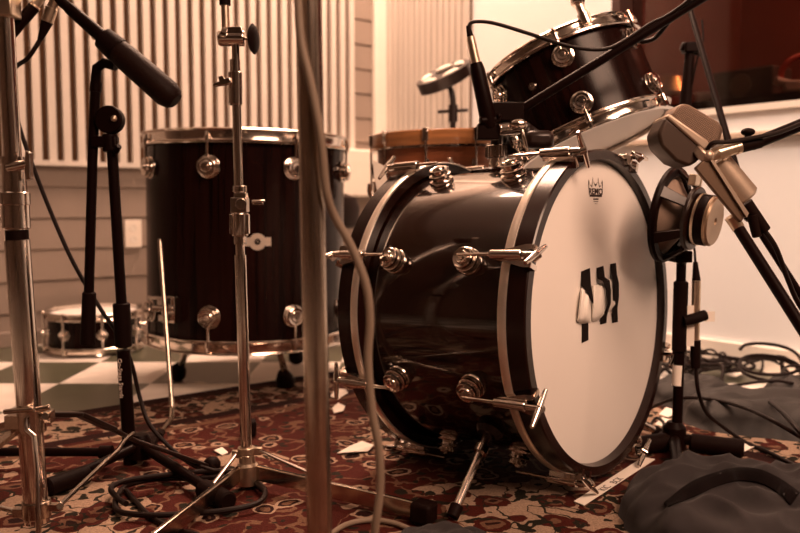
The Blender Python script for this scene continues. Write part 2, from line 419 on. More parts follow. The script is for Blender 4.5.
# local frame: x along EA, y along EB (mirrored from the usual handedness by using -y)
for j in range(ny + 1):
    for i in range(nx + 1):
        x = RW * i / nx; y = RD * j / ny
        vs.append((x, -y, RZ))
for j in range(ny):
    for i in range(nx):
        a = j * (nx + 1) + i; fs.append((a, a + nx + 1, a + nx + 2, a + 1))
k0 = len(vs); vs += [(0, 0, 0), (RW, 0, 0), (RW, -RD, 0), (0, -RD, 0)]
def gi(i, j): return j * (nx + 1) + i
fs.append(tuple([gi(i, 0) for i in range(nx + 1)] + [k0 + 1, k0])); fs.append(tuple([gi(nx, j) for j in range(ny + 1)] + [k0 + 2, k0 + 1]))
fs.append(tuple([gi(i, ny) for i in range(nx, -1, -1)] + [k0 + 3, k0 + 2])); fs.append(tuple([gi(0, j) for j in range(ny, -1, -1)] + [k0, k0 + 3]))
rg.add(vs, fs)
MEDALS = []
for px_, py_, r_ in ((535, 520, .15), (45, 520, .15), (690, 425, .2), (130, 425, .14), (360, 445, .05)):
    g_ = Matrix.Rotation(-ra, 3, 'Z') @ (G(px_, py_) - rorg); MEDALS.append((g_.x, -g_.y, r_))
rm = rug_mat(RW, RD)
rug = part('patterned_rug', rg, rm, None, Matrix.Translation(rorg) @ Matrix.Rotation(ra, 4, 'Z'), ang=0)
rug['label'] = 'red and cream patterned rug lying under the drum kit'; rug['category'] = 'rug'

# ------------------------------------------------------------------ shared drum hardware
def lug_mesh(r=.02, hgt=.034):
    b = MB(); h = hgt; b.lathe([(0, 0), (0, r), (h * .16, r), (h * .2, r * .96), (h * .22, r * .70), (h * .36, r * .68), (h * .38, r * .90), (h * .52, r * .92), (h * .56, r * .86), (h * .57, r * .66), (h * .68, r * .66), (h * .70, r * .80), (h * .86, r * .80), (h * .9, r * .74), (h * .86, r * .60), (h * .86, r * .52), (h * .95, r * .50), (h, r * .44), (h * .97, r * .30), (h * .97, r * .24), (h * 1.04, r * .22), (h * 1.04, 0)], None, 32)
    return b.mesh('lug', M['chrome'], 40)
LUG_BASS = lug_mesh(.0205, .027); LUG_TOM = lug_mesh(.027, .022); LUG_RACK = lug_mesh(.0205, .017); LUG_SNARE = lug_mesh(.016, .02)
def disc(r, dome=.002): return [(0, 0), (-.0005, r), (dome * .3, r * .97), (dome, r * .9), (dome, 0)]
def hoop_prof(r_in, r_out, z0, z1, flange=.008):                      # triple-flanged metal hoop
    return [(z0, r_in), (z0, r_out + flange * .8), (z0 + .0015, r_out + flange), (z0 + .0045, r_out + flange), (z0 + .0065, r_out + flange * .7), (z0 + .0085, r_out + .0005), (z0 + .010, r_out), (z1 - .006, r_out), (z1 - .0045, r_out + flange * .6), (z1 - .002, r_out + flange * .75), (z1, r_out + flange * .4), (z1, r_in)]
def upright_drum(t, R, z0, z1, hoopw, nl, ph, shell_m, lugm, lugoff, head_m='head', hoop_m='chrome', ends=True, rodr=.003, flange=.008, lug_r=None, single=None):
    """shell, two heads, two hoops, lugs with tension rods, along local z from z0 to z1"""
    sh = MB(); sh.lathe([(z0 + .008, R - .008), (z0 + .008, R), (z1 - .008, R), (z1 - .008, R - .008)], None, 96, closed=True); part('shell', sh, shell_m, t)
    hd = MB(); hd.lathe([(0, R + .002), (.004, R), (.004, 0)], Matrix.Translation(V((0, 0, z1 - .012))), 72); part('top_head', hd, head_m, t)
    hd = MB(); hd.lathe([(0, R + .002), (-.004, R), (-.004, 0)], Matrix.Translation(V((0, 0, z0 + .012))), 72); part('bottom_head', hd, 'clear_head', t)
    tp = MB(); tp.lathe([(a, r) for a, r in hoop_prof(R + .003, R + .006, z1 - hoopw, z1, flange)], None, 96, closed=True); part('top_hoop', tp, hoop_m, t)
    bt = MB(); bt.lathe([(z0 + z1 - a, r) for a, r in [(x, y) for x, y in hoop_prof(R + .003, R + .006, z1 - hoopw, z1, flange)]], None, 96, closed=True); part('bottom_hoop', bt, hoop_m, t)
    for k in range(nl):
        a = ph + 2 * PI * k / nl; d = V((math.sin(a), -math.cos(a), 0))
        for top in ((1, 0) if single is None else ((1,))):
            zl = (z1 - lugoff) if top else (z0 + lugoff)
            if single is not None: zl = single
            lg = part('lug', lugm, None, t, mat_to(d * (R - .0005) + V((0, 0, zl)), d, (0, 0, 1)))
            rr = MB(); ro = R + .012
            for tt in ((top,) if single is None else (1, 0)):
                ze = (z1 - hoopw + .006) if tt else (z0 + hoopw - .006)
                rr.cyl(d * ro + V((0, 0, zl)), d * ro + V((0, 0, ze)), rodr, seg=10)
                e = 1 if tt else -1
                rr.cyl(d * ro + V((0, 0, ze - .004 * e)), d * ro + V((0, 0, ze + .009 * e)), rodr * 2.1, seg=12)
                rr.cyl(d * ro + V((0, 0, ze + .009 * e)), d * ro + V((0, 0, ze + .019 * e)), rodr * 1.3, seg=4)
            part('tension_rod', rr, hoop_m if hoop_m == 'chrome' else 'chrome', t)

# ------------------------------------------------------------------ floor tom
TY = 2.08; tc_ = P(246, 300, TY); TX = tc_.x
TZ0, TZ1, TR = .103, .625, .250
ft = thing('floor_tom', 'large black floor tom with chrome hoops standing on the left', 'drum', Matrix.Translation(V((TX, TY, 0))) @ Matrix.Rotation(math.radians(.8), 4, 'Y'))
aim = math.atan2(TX, TY)                                              # turn of the drum towards the viewer
upright_drum(ft, TR, TZ0, TZ1, .034, 8, -math.radians(20) - aim, 'lacquer', LUG_TOM, .088)
# legs: rods with rubber feet
def foot_mb(p, r=.02, hgt=.05, d=None):
    b = MB(); d = d or V((0, 0, 1)); b.lathe([(0, 0), (0, r * .9), (.004, r), (hgt * .45, r * .92), (hgt * .9, r * .62), (hgt, r * .5), (hgt, 0)], mat_to(p, d), 18); return b
def tom_leg(top, foot, br=False):
    b = MB(); foot = V(foot) + V((0, 0, .0155)); d = (V(top) - foot).normalized(); b.cyl(foot + d * .03, top, .0055, seg=12)
    b.cyl(foot + d * .03 + V((.011, 0, 0)), V(top) + V((.006, 0, 0)), .003, seg=10)
    lg = part('leg', b, 'chrome', ft, world=True); part('rubber_foot', foot_mb(foot, .023, .046, d), 'rubber', lg, world=True); return lg
tom_leg(P(279, 355, 1.85) + V((0, 0, .004)), G(286, 390))
tom_leg(P(186, 352, 1.93) + V((0, 0, .01)), G(177, 380))
tom_leg(P(293, 350, 2.2) + V((0, 0, .01)), G(297, 364))
lb = P(166, 310, 1.835)                                               # front left leg rod held by a bracket
b = MB(); rod_t = P(160, 241, 1.80); rod_b = P(172, 407, 1.67); b.tube([rod_t, rod_b, P(171.5, 419, 1.62)], .0052, 12, smooth=False)
b.ball(rod_t, .0053)
knee = P(171.5, 419, 1.62)
b2 = G(158, 436, RZ + .0095)
b.tube([knee, b2], .0045, 10, smooth=False)
lg = part('leg', b, 'worn_chrome', ft, world=True)
part('rubber_foot', MB().cyl(b2 + (b2 - knee).normalized() * -.028, b2 + (b2 - knee).normalized() * .004, .0085, .009, 14), 'rubber', lg, world=True)
b = MB(); bd = (V((TX, TY, lb.z)) - lb).normalized(); bm_ = mat_to(lb, bd, (0, 0, 1))
b.box((0, 0, .018), (.04, .062, .026), bm_); b.box((0, .02, .0), (.03, .018, .026), bm_); b.box((0, -.018, .0), (.026, .014, .024), bm_); b.cyl(lb + V((-.03, -.006, .004)), lb + V((.02, -.006, .004)), .007, seg=12); b.box((.02, .028, -.008), (.05, .007, .012), bm_)
part('leg_bracket', b, 'chrome', ft, world=True, bevel=.0015)
# badge
ba = math.atan2((P(258, 242, 1.83).x - TX), (TY - 1.83)); bd = V((math.sin(ba), -math.cos(ba), 0)); bz = P(258, 242, 1.83).z
out = []
for k in range(48):
    a = 2 * PI * k / 48; ca, sa = math.cos(a), math.sin(a)
    e = V((ca * .0195, sa * .0195)); wx = .031 if abs(sa) < .42 else abs(ca) * .024
    out.append((math.copysign(wx, ca) if abs(sa) < .42 else ca * .0195, sa * .0195 if abs(sa) >= .42 else sa * .026))
BM_ = WM[ft.name].inverted() @ mat_to(V((TX, TY, bz)) + bd * (TR - .0005), bd, (0, 0, 1))
bdg = part('badge', MB().prism(out, BM_, .003), 'inlay', ft, ang=30)
part('badge_vent', MB().lathe([(.002, .0001), (.0045, .007), (.0045, .0045), (.003, .004), (.003, 0)], BM_, 20), 'tape_black', bdg)

# ------------------------------------------------------------------ bass drum
R = .257; BL = .347; BC = V((.3385, 1.2535, 0)); BZ = .024 + R
nA = math.atan2(-.631, .776)                                          # local +x is the direction the front head faces
BX = Matrix.Translation(BC) @ Matrix.Rotation(nA, 4, 'Z') @ Matrix.Rotation(math.radians(-2.3), 4, 'Y')
bd_ = thing('bass_drum', 'large black bass drum with white front head, lying on its side', 'drum', BX)
AX = Matrix.Translation(V((0, 0, BZ))) @ Matrix.Rotation(-PI / 2, 4, 'Y')        # local z of lathe -> -x (towards rear)
RS = R - .021
sh = MB(); sh.lathe([(.03, RS - .008), (.03, RS), (BL - .03, RS), (BL - .03, RS - .008)], AX, 128, closed=True); part('shell', sh, 'lacquer_bass', bd_)
for front in (1, 0):
    def q(a): return a if front else BL - a
    hp = [(0, R - .0155), (0, R - .002), (.002, R), (.042, R), (.044, R - .002), (.044, R - .017), (.03, R - .0215)]
    hb = MB(); hb.lathe([(q(a), r) for a, r in hp], AX, 128, closed=True); ho = part('front_hoop' if front else 'rear_hoop', hb, 'hoop_black', bd_)
    il = MB(); il.lathe([(q(a), r) for a, r in [(.030, R - .001), (.030, R + .0012), (.031, R + .0018), (.0425, R + .0018), (.0435, R + .0012), (.0435, R - .001)]], AX, 128, closed=True); part('inlay', il, 'inlay', ho, label='pale metallic stripe')
    hd = MB(); hd.lathe([(q(.024), R - .0165), (q(.014), R - .0165), (q(.0125), R - .022), (q(.013), 0)], AX, 96); part('front_head' if front else 'rear_head', hd, 'head', bd_)
# lugs, tension rods, claws with T handles
def claw_mesh():
    b = MB()      # local: z = radial (0 at hoop surface), x = axial forward (0 at hoop front face), y = tangential
    pl = [(-.052, .006), (-.052, -.006), (-.03, -.0105), (-.006, -.0165), (.004, -.0165), (.004, -.009), (-.012, -.004), (-.012, .004), (.004, .009), (.004, .0165), (-.006, .0165), (-.03, .0105)]
    b.prism(pl, Matrix.Translation(V((0, 0, .0022))), .007)
    for s in (-1, 1): b.box((.0035, s * .0128, -.001), (.006, .0075, .016))
    b.cyl((-.056, 0, .013), (-.006, 0, .013), .0068, .0068, 16, .001)
    return b.mesh('claw', M['chrome'], 40)
CLAW = claw_mesh()
def thandle_mesh():
    b = MB(); b.cyl((-.006, 0, 0), (.013, 0, 0), .0045, seg=12); b.cyl((0.013, -.03, 0), (.013, 0, 0), .0032, .0052, 12, .001); b.cyl((.013, 0, 0), (.013, .03, 0), .0052, .0032, 12, .001); b.cyl((.009, 0, -.006), (.017, 0, .0), .006, seg=12)
    return b.mesh('t_handle', M['chrome'], 40)
TH_ = thandle_mesh()
for front in (1, 0):
    for k in range(8):
        ph = math.radians(22.5 + 45 * k); d = V((0, -math.cos(ph), math.sin(ph)))
        ax = -.112 if front else -BL + .095; e = 1 if front else -1
        part('lug', LUG_BASS, None, bd_, mat_to(d * (RS - .0005) + V((ax, 0, BZ)), d, (1, 0, 0)))
        xf = V((e, 0, 0)); yf = d.cross(xf)
        Cx = Matrix(((xf.x, yf.x, d.x, 0), (xf.y, yf.y, d.y, 0), (xf.z, yf.z, d.z, BZ), (0, 0, 0, 1)))
        o = V((0 if front else -BL, 0, 0)) + d * R
        Cx = Matrix.Translation(o) @ Cx
        cl = part('claw', CLAW, None, bd_, Cx)
        part('t_handle', TH_, None, cl, Matrix.Translation(V((.001, 0, .013))) @ Matrix.Rotation(math.radians([-48, -80, 15, 40, -30, 12, -14, -65][k] if front else [60, -20, 35, -50, 10, 6, -6, 25][k]), 4, 'X'))
        rr = MB(); a0 = V((ax, 0, BZ)) + d * (R + .013); a1 = V(((0 if front else -BL) - .03 * e, 0, BZ)) + d * (R + .013)
        rr.cyl(a0, a1, .0026, seg=10); part('tension_rod', rr, 'chrome', bd_)
# head plane helper: pixel on the front head -> local point
BINV = BX.inverted()
def hp_(px, py, off=0.0):
    o = BINV @ V((0, 0, H)); d = BINV.to_3x3() @ ray(px, py); t_ = (-.0125 + off - o.x) / d.x; p = o + d * t_; return p
def strip(rows, th=.0006):
    b = MB(); vs = []; n = len(rows)
    for l, r, off in rows:
        vs += [hp_(l[0], l[1], off + .0006), hp_(r[0], r[1], off + .0006)]
    vs += [v - V((th, 0, 0)) for v in vs]; m = 2 * n; fs = []
    for i in range(n - 1):
        a = 2 * i; fs += [(a, a + 1, a + 3, a + 2), (m + a + 2, m + a + 3, m + a + 1, m + a), (a, a + 2, m + a + 2, m + a), (a + 1, m + a + 1, m + a + 3, a + 3)]
    fs += [(0, m, m + 1, 1), (m - 2, m - 1, 2 * m - 1, 2 * m - 2)]
    return b.add(vs, fs)
part('tape_stripe', strip([((581.5, 271.5), (590, 268), 0), ((582, 286), (591, 285), .003), ((587, 292), (593, 296), .0105), ((592, 303), (593.6, 303), .0125)]), 'tape_black', bd_, label='black tape stripe')
part('tape_stripe', strip([((582, 322), (588.5, 322), 0), ((582, 343), (588.5, 340), 0)]), 'tape_black', bd_, label='black tape stripe')
part('tape_stripe', strip([((596.8, 268), (603.5, 265.8), 0), ((598, 279), (605, 277.5), .003), ((603, 281), (609.5, 280), .0115), ((607, 292), (611, 290), .0145), ((607.5, 303), (611, 303), .0135), ((606, 310), (608.5, 310.5), .009), ((600.5, 318), (607, 316), .002), ((600.5, 324.5), (606.5, 323), 0)]), 'tape_black', bd_, label='black tape stripe')
part('tape_stripe', strip([((610.5, 264), (616, 263), 0), ((612, 275), (617, 274.5), .004), ((613.5, 284), (619, 283), .011), ((613.5, 298), (619, 298), .011), ((612.5, 308), (617.5, 308), .003), ((612.5, 323), (618, 322), 0)]), 'tape_black', bd_, label='black tape stripe')
def cloth_patch(tl, tr, bl, br, bul, wob):
    b = MB(); n, m_ = 14, 12; vs = []; fs = []
    for back in (0, 1):
        for j in range(m_ + 1):
            v = j / m_
            for i in range(n + 1):
                u = i / n
                px = (tl[0] * (1 - u) + tr[0] * u) * (1 - v) + (bl[0] * (1 - u) + br[0] * u) * v
                py = (tl[1] * (1 - u) + tr[1] * u) * (1 - v) + (bl[1] * (1 - u) + br[1] * u) * v
                e = (4 * u * (1 - u)) ** .5 * (4 * v * (1 - v)) ** .35
                off = bul * e * (1 + wob * math.sin(u * 9 + v * 2)) + .0006
                py += math.sin(u * 5) * 1.2 * v
                vs.append(hp_(px, py, off if not back else off - .0012))
    K = (n + 1) * (m_ + 1)
    for j in range(m_):
        for i in range(n):
            a = j * (n + 1) + i; fs.append((a, a + 1, a + n + 2, a + n + 1)); fs.append((K + a + n + 1, K + a + n + 2, K + a + 1, K + a))
    return b.add(vs, fs)
part('cloth_pad', cloth_patch((581, 287), (591, 288), (577, 322), (592, 324), .012, .2), 'cloth_white', bd_, ang=60, label='white cloth scrap')
part('cloth_pad', cloth_patch((592, 286), (606, 282), (591, 322), (607, 316), .0125, .15), 'cloth_white', bd_, ang=60, label='white cloth scrap')
part('cloth_pad', cloth_patch((606, 280), (620, 276), (606, 312), (619, 305), .0095, .1), 'cloth_white', bd_, ang=60, label='white cloth scrap')
# crown logo and lettering on the head
LG = hp_(595.5, 190.0); LX = Matrix(((0, 0, 1, LG.x + .0004), (1, 0, 0, LG.y), (0, 1, 0, LG.z), (0, 0, 0, 1)))
s_ = .0255
cr = MB()
def crown_pts():
    top = [(-1, .42), (-.98, .92), (-.78, .48), (-.55, .36), (-.42, .95), (-.38, 1.15), (-.3, .8), (-.16, .6), (0, .52), (.16, .6), (.3, .8), (.38, 1.15), (.42, .95), (.55, .36), (.78, .48), (.98, .92), (1, .42)]
    return top
cp = crown_pts(); n = len(cp); th_ = .13
vs = [LX @ V((x * s_, y * s_ * .68, 0)) for x, y in cp] + [LX @ V((x * s_ * .9, (y - th_ * (1.0 if i % 8 else 1.6)) * s_ * .68, 0)) for i, (x, y) in enumerate(cp)]
cr.add(vs, [(i, i + 1, n + i + 1, n + i) for i in range(n - 1)])
def quad2(x0, y0, x1, y1): cr.add([LX @ V((a * s_, b_ * s_ * .68, 0)) for a, b_ in ((x0, y0), (x1, y0), (x1, y1), (x0, y1))], [(0, 1, 2, 3)])
quad2(-.86, -.62, .86, -.42); quad2(-.98, .02, -.9, .45); quad2(.9, .02, .98, .45); quad2(-.86, .05, .86, .1); quad2(-.94, -.42, -.86, .1); quad2(.86, -.42, .94, .1)
quad2(-.36, -.88, .36, -.76); quad2(-.32, -1.08, .32, -1.02); quad2(-.18, -1.26, .18, -1.22)
part('crown_logo', cr, 'ink', bd_, ang=0, label='small dark printed crown logo')
text('REMO', s_ * .52, 'ink', bd_, LX @ Matrix.Translation(V((0, -.11 * s_, 0))) @ Matrix.Scale(1.4, 4, V((1, 0, 0))), ext=.0001, bold=.0003)
# tom mount on top of the shell
tz = BZ + RS
b = MB(); b.lathe([(0, 0), (0, .026), (.006, .026), (.009, .022), (.009, 0)], Matrix.Translation(V((-.2, .0, tz - .003))) @ Matrix.Scale(2.0, 4, V((1, 0, 0))), 28); part('mount_plate', b, 'hoop_black', bd_)
b = MB(); b.cyl((-.2, 0, tz), (-.2, 0, tz + .022), .0135, seg=24); b.lathe([(tz + .022, 0), (tz + .022, .0165), (tz + .0235, .018), (tz + .043, .018), (tz + .0445, .0165), (tz + .0445, 0)], Matrix.Translation(V((-.2, 0, 0))), 28)
for k in range(22):
    a = 2 * PI * k / 22; b.cyl((-.2 + .0175 * math.cos(a), .0175 * math.sin(a), tz + .024), (-.2 + .0175 * math.cos(a), .0175 * math.sin(a), tz + .0425), .0016, seg=6)
part('mount_collar', b, 'chrome', bd_)
# spurs
def spur(side):
    b = MB(); ph = math.radians(-44); d = V((0, -math.cos(ph) * side, math.sin(ph))); c = V((-.115, 0, BZ)) + d * RS
    mb_ = MB(); mb_.lathe([(0, 0), (0, .022), (.008, .022), (.016, .016), (.016, 0)], mat_to(c - d * .001, d), 24); mb_.cyl(c + d * .008 + V((0, 0, -.012)), c + d * .012 + V((0, 0, .014)), .009, seg=14)
    br = part('spur_bracket', mb_, 'hoop_black', bd_)
    if side == 1: e = BINV @ G(452, 518, RZ + .004)
    else: e = V((-.03, .30, RZ + .004))
    top = c + d * .012
    mid = top.lerp(e, .45) + d * .012
    part('spur', MB().tube([top + (top - mid) * .25, mid, e], .0062, 14), 'chrome', br)
    dd = (e - mid).normalized(); part('rubber_tip', MB().cyl(e - dd * .02, e, .0098, .0088, 16, .001), 'rubber', br)
    cl = MB().lathe([(0, .006), (0, .0105), (.012, .0105), (.012, .006)], mat_to(top.lerp(mid, .3), mid - top), 16, closed=True); part('spur_collar', cl, 'chrome', br)
spur(1); spur(-1)
# small white cloth flap clipped behind the rear hoop
fb = MB(); pts = [(373, 160), (384, 166), (389, 160), (394, 164), (393, 172), (383, 194), (377, 190), (374, 176)]
fbs = [P(x, y, 1.56) for x, y in pts]; fb.add(fbs + [v + V((.0, .004, 0)) for v in fbs], [tuple(range(8)), tuple(range(15, 7, -1))] + [(i, (i + 1) % 8, 8 + (i + 1) % 8, 8 + i) for i in range(8)])

# ------------------------------------------------------------------ rack tom
RB = P(577, 99, 1.60); ru = V((-.335, .20, .92)).normalized()
RTX = mat_to(RB, ru, (0, 1, 0)); 
RTX = RTX @ Matrix.Rotation(0, 4, 'Z')
rt = thing('rack_tom', 'small black rack tom tilted above the bass drum', 'drum', RTX)
# face angle: which local azimuth looks at the camera
lc = RTX.inverted() @ V((0, 0, H)); fa = math.atan2(lc.x, -lc.y)
upright_drum(rt, .148, -.098, .098, .026, 6, fa + math.radians(2), 'lacquer', LUG_RACK, .052, head_m='head', flange=.006)
def rt_dir(a): a = fa + math.radians(a); return V((math.sin(a), -math.cos(a), 0))
d = rt_dir(-26); part('vent_badge', MB().lathe([(0, 0), (0, .0085), (.004, .007), (.004, .003), (.002, .002), (.002, 0)], mat_to(d * .147 + V((0, 0, .022)), d, (0, 0, 1)), 20), 'chrome', rt)
d = rt_dir(-75); b = MB(); b.box((0, 0, .012), (.04, .07, .025), mat_to(d * .147 + V((0, 0, -.03)), d, (0, 0, 1))); part('mount_bracket', b, 'black_metal', rt, bevel=.003)
d = rt_dir(24); b = MB(); cpt = d * .158 + V((0, 0, .1)); b.cyl(cpt, cpt + V((0, 0, .03)), .008, seg=14); b.ball(cpt + V((0, 0, .03)), .013); b.cyl(cpt + V((0, 0, -.018)), cpt + V((0, 0, .004)), .011, seg=16); b.cyl(cpt + V((-.016, 0, .05)), cpt + V((.016, 0, .05)), .006, seg=14)
part('rim_clip', b, 'chrome', rt, bevel=.001)
# tom holder between bass drum and rack tom
mt = BX @ V((-.2, 0, tz + .0445))
th2 = thing('tom_holder', 'black and chrome tom arm rising from the bass drum mount', 'tom holder', loc=mt)
b = MB(); b.cyl(mt, mt + V((0, 0, .05)), .0095, seg=18); part('post', b, 'black_metal', th2, world=True)
tgt = WM[rt.name] @ (rt_dir(-75) * .165 + V((0, 0, -.03)))
b = MB(); b.ball(mt + V((0, 0, .05)), .019); b.cyl(mt + V((0, 0, .05)), tgt, .0085, seg=16); part('arm', b, 'black_metal', th2, world=True)
b = MB(); wp = P(505, 127, 1.33); b.cyl(wp + V((-.012, 0, -.004)), wp + V((.026, .02, .002)), .010, .012, 16, .001); b.ball(wp + V((.022, .0, .004)), .011, (1.4, .7, .9)); b.cyl(wp + V((.028, 0, -.004)), wp + V((.04, 0, -.05)), .0035, .003, 10)
b.cyl(wp + V((.01, .01, 0)), mt + V((0, 0, .05)), .009, seg=12)
part('wing_screw', b, 'chrome', th2, world=True, bevel=.001)
b = MB(); b.box(P(538, 140, 1.40), (.05, .05, .03), Matrix()); 
b.cyl(P(520, 128, 1.40), P(550, 150, 1.42), .016, seg=16); part('clamp', b, 'black_metal', th2, world=True, bevel=.010)

# ------------------------------------------------------------------ brown snare on its stand behind the bass drum
SY = 2.0; sc_ = P(441, 150, SY)
sn = thing('snare_drum', 'brown wooden snare drum with orange hoops behind the bass drum', 'drum', Matrix.Translation(V((sc_.x + .012, SY, .492))) @ Matrix.Rotation(math.radians(-1.0), 4, 'Y'))
SR = .168
def ring(prof, name, m, par): return part(name, MB().lathe(prof, None, 96, closed=True), m, par)
sh = MB(); sh.lathe([(0, SR - .008), (0, SR), (.115, SR), (.115, SR - .008)], None, 96, closed=True); part('shell', sh, 'wood_brown', sn)
ring([(.095, SR + .002), (.095, SR + .011), (.097, SR + .012), (.129, SR + .012), (.131, SR + .01), (.131, SR + .002)], 'top_hoop', 'wood_orange', sn)
ring([(-.012, SR + .002), (-.012, SR + .012), (.02, SR + .012), (.02, SR + .002)], 'bottom_hoop', 'wood_orange', sn)
ring([(.090, SR + .0005), (.090, SR + .013), (.096, SR + .013), (.096, SR + .0005)], 'trim_ring', 'chrome', sn)
part('top_head', MB().lathe([(.112, SR + .004), (.118, SR), (.118, 0)], None, 72), 'head', sn)
part('bottom_head', MB().lathe([(.004, SR + .004), (-.002, SR), (-.002, 0)], None, 72), 'clear_head', sn)
for k in range(10):
    a = math.radians(-17 + 36 * k); d = V((math.sin(a), -math.cos(a), 0))
    b = MB(); b.lathe([(-.02, 0), (-.018, .006), (.0, .0085), (.018, .006), (.02, 0)], Matrix.Translation(d * (SR + .006) + V((0, 0, .045))), 14); part('lug', b, 'chrome', sn)
    b = MB(); b.cyl(d * (SR + .016) + V((0, 0, -.005)), d * (SR + .016) + V((0, 0, .128)), .0028, seg=10); b.box((0, 0, 0), (.014, .016, .03), mat_to(d * (SR + .012) + V((0, 0, .118)), d, (0, 0, 1)) @ Matrix.Rotation(PI / 2, 4, 'X')); part('tension_rod', b, 'chrome', sn, bevel=.001)
ss = thing('snare_stand', 'chrome tripod stand holding the brown snare drum behind the bass drum', 'stand', loc=(sc_.x, SY, 0))
part('post', MB().cyl((0, 0, .06), (0, 0, .40), .012, seg=16), 'chrome', ss)
for k in range(3):
    a = .6 + 2 * PI * k / 3; d = V((math.cos(a), math.sin(a), 0))
    lg = part('leg', MB().bar(V((0, 0, .2)), d * .24 + V((0, 0, .016)), .014, .006), 'chrome', ss)
    part('rubber_foot', MB().ball(d * .24 + V((0, 0, .0135)), .013), 'rubber', lg)
    part('basket_arm', MB().tube([V((0, 0, .39)), d * .12 + V((0, 0, .455)), d * .193 + V((0, 0, .472)), d * .2 + V((0, 0, .505))], .006, 10), 'chrome', ss)
fl_ = solo('paper_flap', fb, 'paper', 'torn white paper flap hanging beside the rear bass drum hoop', 'paper', ang=0)

# dark slotted percussion ring on a thin rod
PY = 2.35; pc = P(444, 76, PY)
PU = V((-.42, -.30, .88)).normalized(); PX = mat_to(pc, PU, (0, 1, 0))
pr = thing('percussion_ring', 'dark tilted oval percussion ring with pale slots above the brown snare', 'percussion', PX)
part('frame', MB().lathe([(-.024, .0), (-.024, .07), (-.02, .083), (.012, .083), (.014, .075), (.012, .068), (.004, .05), (.004, 0)], None, 48), 'black_metal', pr)
for a in (15, 75, 140, 215, 285):
    A = math.radians(a); part('jingle', MB().ball((0, 0, 0), .022, (1.25, .62, .3), Matrix.Translation(V((.058 * math.cos(A), .058 * math.sin(A), .011))) @ Matrix.Rotation(A + PI / 2, 4, 'Z')), 'paper', pr, label='pale slot')
b = MB(); ptop = pc - PU * .014; b.tube([ptop, P(452, 95, PY), P(453, 130, PY), V((P(453, 130, PY).x, PY, .02))], .0085, 12)
b.cyl(P(438, 112, PY), P(468, 110, PY), .005, seg=10); b.cyl(P(453, 105, PY), P(453, 122, PY), .014, seg=14)
part('rod', b, 'black_metal', pr, world=True)
part('base', MB().lathe([(0, 0), (0, .10), (.012, .1), (.022, .03), (.022, 0)], Matrix.Translation(V((P(453, 130, PY).x, PY, 0))), 32), 'black_metal', pr, world=True)

# ------------------------------------------------------------------ small snare on the floor by the wall
fsn = thing('snare_drum', 'small black snare drum on the tiles by the board wall', 'drum', Matrix.Translation(V((P(95, 330, 2.47).x, 2.47, 0))))
upright_drum(fsn, .135, .004, .128, .022, 8, math.radians(-16), 'lacquer', LUG_SNARE, .05, single=.066, flange=.007)

# ------------------------------------------------------------------ throne
ty = 2.62; tp_ = P(306, 210, ty)
tr = thing('drum_throne', 'round dark drum stool seen between the floor tom and bass drum', 'stool', loc=(tp_.x, ty, 0))
part('seat', MB().lathe([(.375, 0), (.375, .16), (.385, .172), (.44, .176), (.475, .165), (.487, .13), (.49, 0)], None, 56), 'leather', tr)
part('post', MB().cyl((0, 0, .1), (0, 0, .38), .014, seg=16), 'chrome', tr)
for k in range(3):
    a = .3 + 2 * PI * k / 3; d = V((math.cos(a), math.sin(a), 0)); lg = part('leg', MB().bar(V((0, 0, .28)), d * .24 + V((0, 0, .018)), .016, .008), 'chrome', tr); part('rubber_foot', MB().ball(d * .24 + V((0, 0, .015)), .0148), 'rubber', lg)

# ------------------------------------------------------------------ chrome stand at the left edge
LY = 1.05
l_bot = P(37, 522, LY); l_mid = P(17, 232, LY); l_top = P(4, 25, LY)
ls = thing('chrome_stand', 'thick chrome drum hardware stand at the left edge with hinged tripod legs', 'stand', loc=(l_bot.x, LY, 0))
part('lower_tube', MB().cyl(l_bot, P(17, 240, LY), .0158, seg=28), 'chrome', ls, world=True)
part('upper_tube', MB().cyl(P(17, 240, LY), P(2, -40, LY), .0112, seg=24), 'chrome', ls, world=True)
b = MB(); b.cyl(P(16.5, 229, LY), P(15, 195, LY), .0172, seg=28, ch=.0015); b.cyl(P(15, 194, LY), P(13.5, 160, LY), .0148, seg=24, ch=.001); b.cyl(P(15, 205, LY), P(14.6, 192, LY), .0188, seg=24, ch=.001); b.cyl(P(13.5, 164, LY), P(13.2, 157, LY), .0165, seg=24)
b.cyl(P(8, 168, LY - .012), P(27, 164, LY - .012), .006, seg=12)
hc = part('height_clamp', b, 'chrome', ls, world=True)
wb = MB(); o_ = P(29, 166, LY - .012); wb.prism([(-.003, -.019), (.003, -.017), (.0035, -.004), (.0035, .004), (.004, .017), (-.002, .02), (-.004, .004), (-.004, -.004)], mat_to(o_ + V((0, .005, 0)), (0, -1, 0), (0, 0, 1)), .01); part('wing_nut', wb, 'chrome', hc, world=True, bevel=.001)
part('rubber_ring', MB().cyl(P(17.4, 240, LY), P(16.8, 230, LY), .0142, seg=24), 'rubber', ls, world=True)
b = MB(); b.cyl(P(32, 432, LY), P(31, 408, LY), .0182, seg=28, ch=.001); b.box(P(16, 421, LY - .004), (.022, .02, .018)); b.box(P(45, 416, LY + .003), (.022, .014, .016)); b.cyl(P(45, 416, LY - .012), P(45, 416, LY + .012), .005, seg=12); b.cyl(P(36, 410, LY - .02), P(50, 407, LY - .018), .004, seg=10); b.cyl(P(4, 412, LY - .02), P(34, 409, LY - .02), .0035, seg=10)
part('leg_collar', b, 'worn_chrome', ls, world=True, bevel=.002)
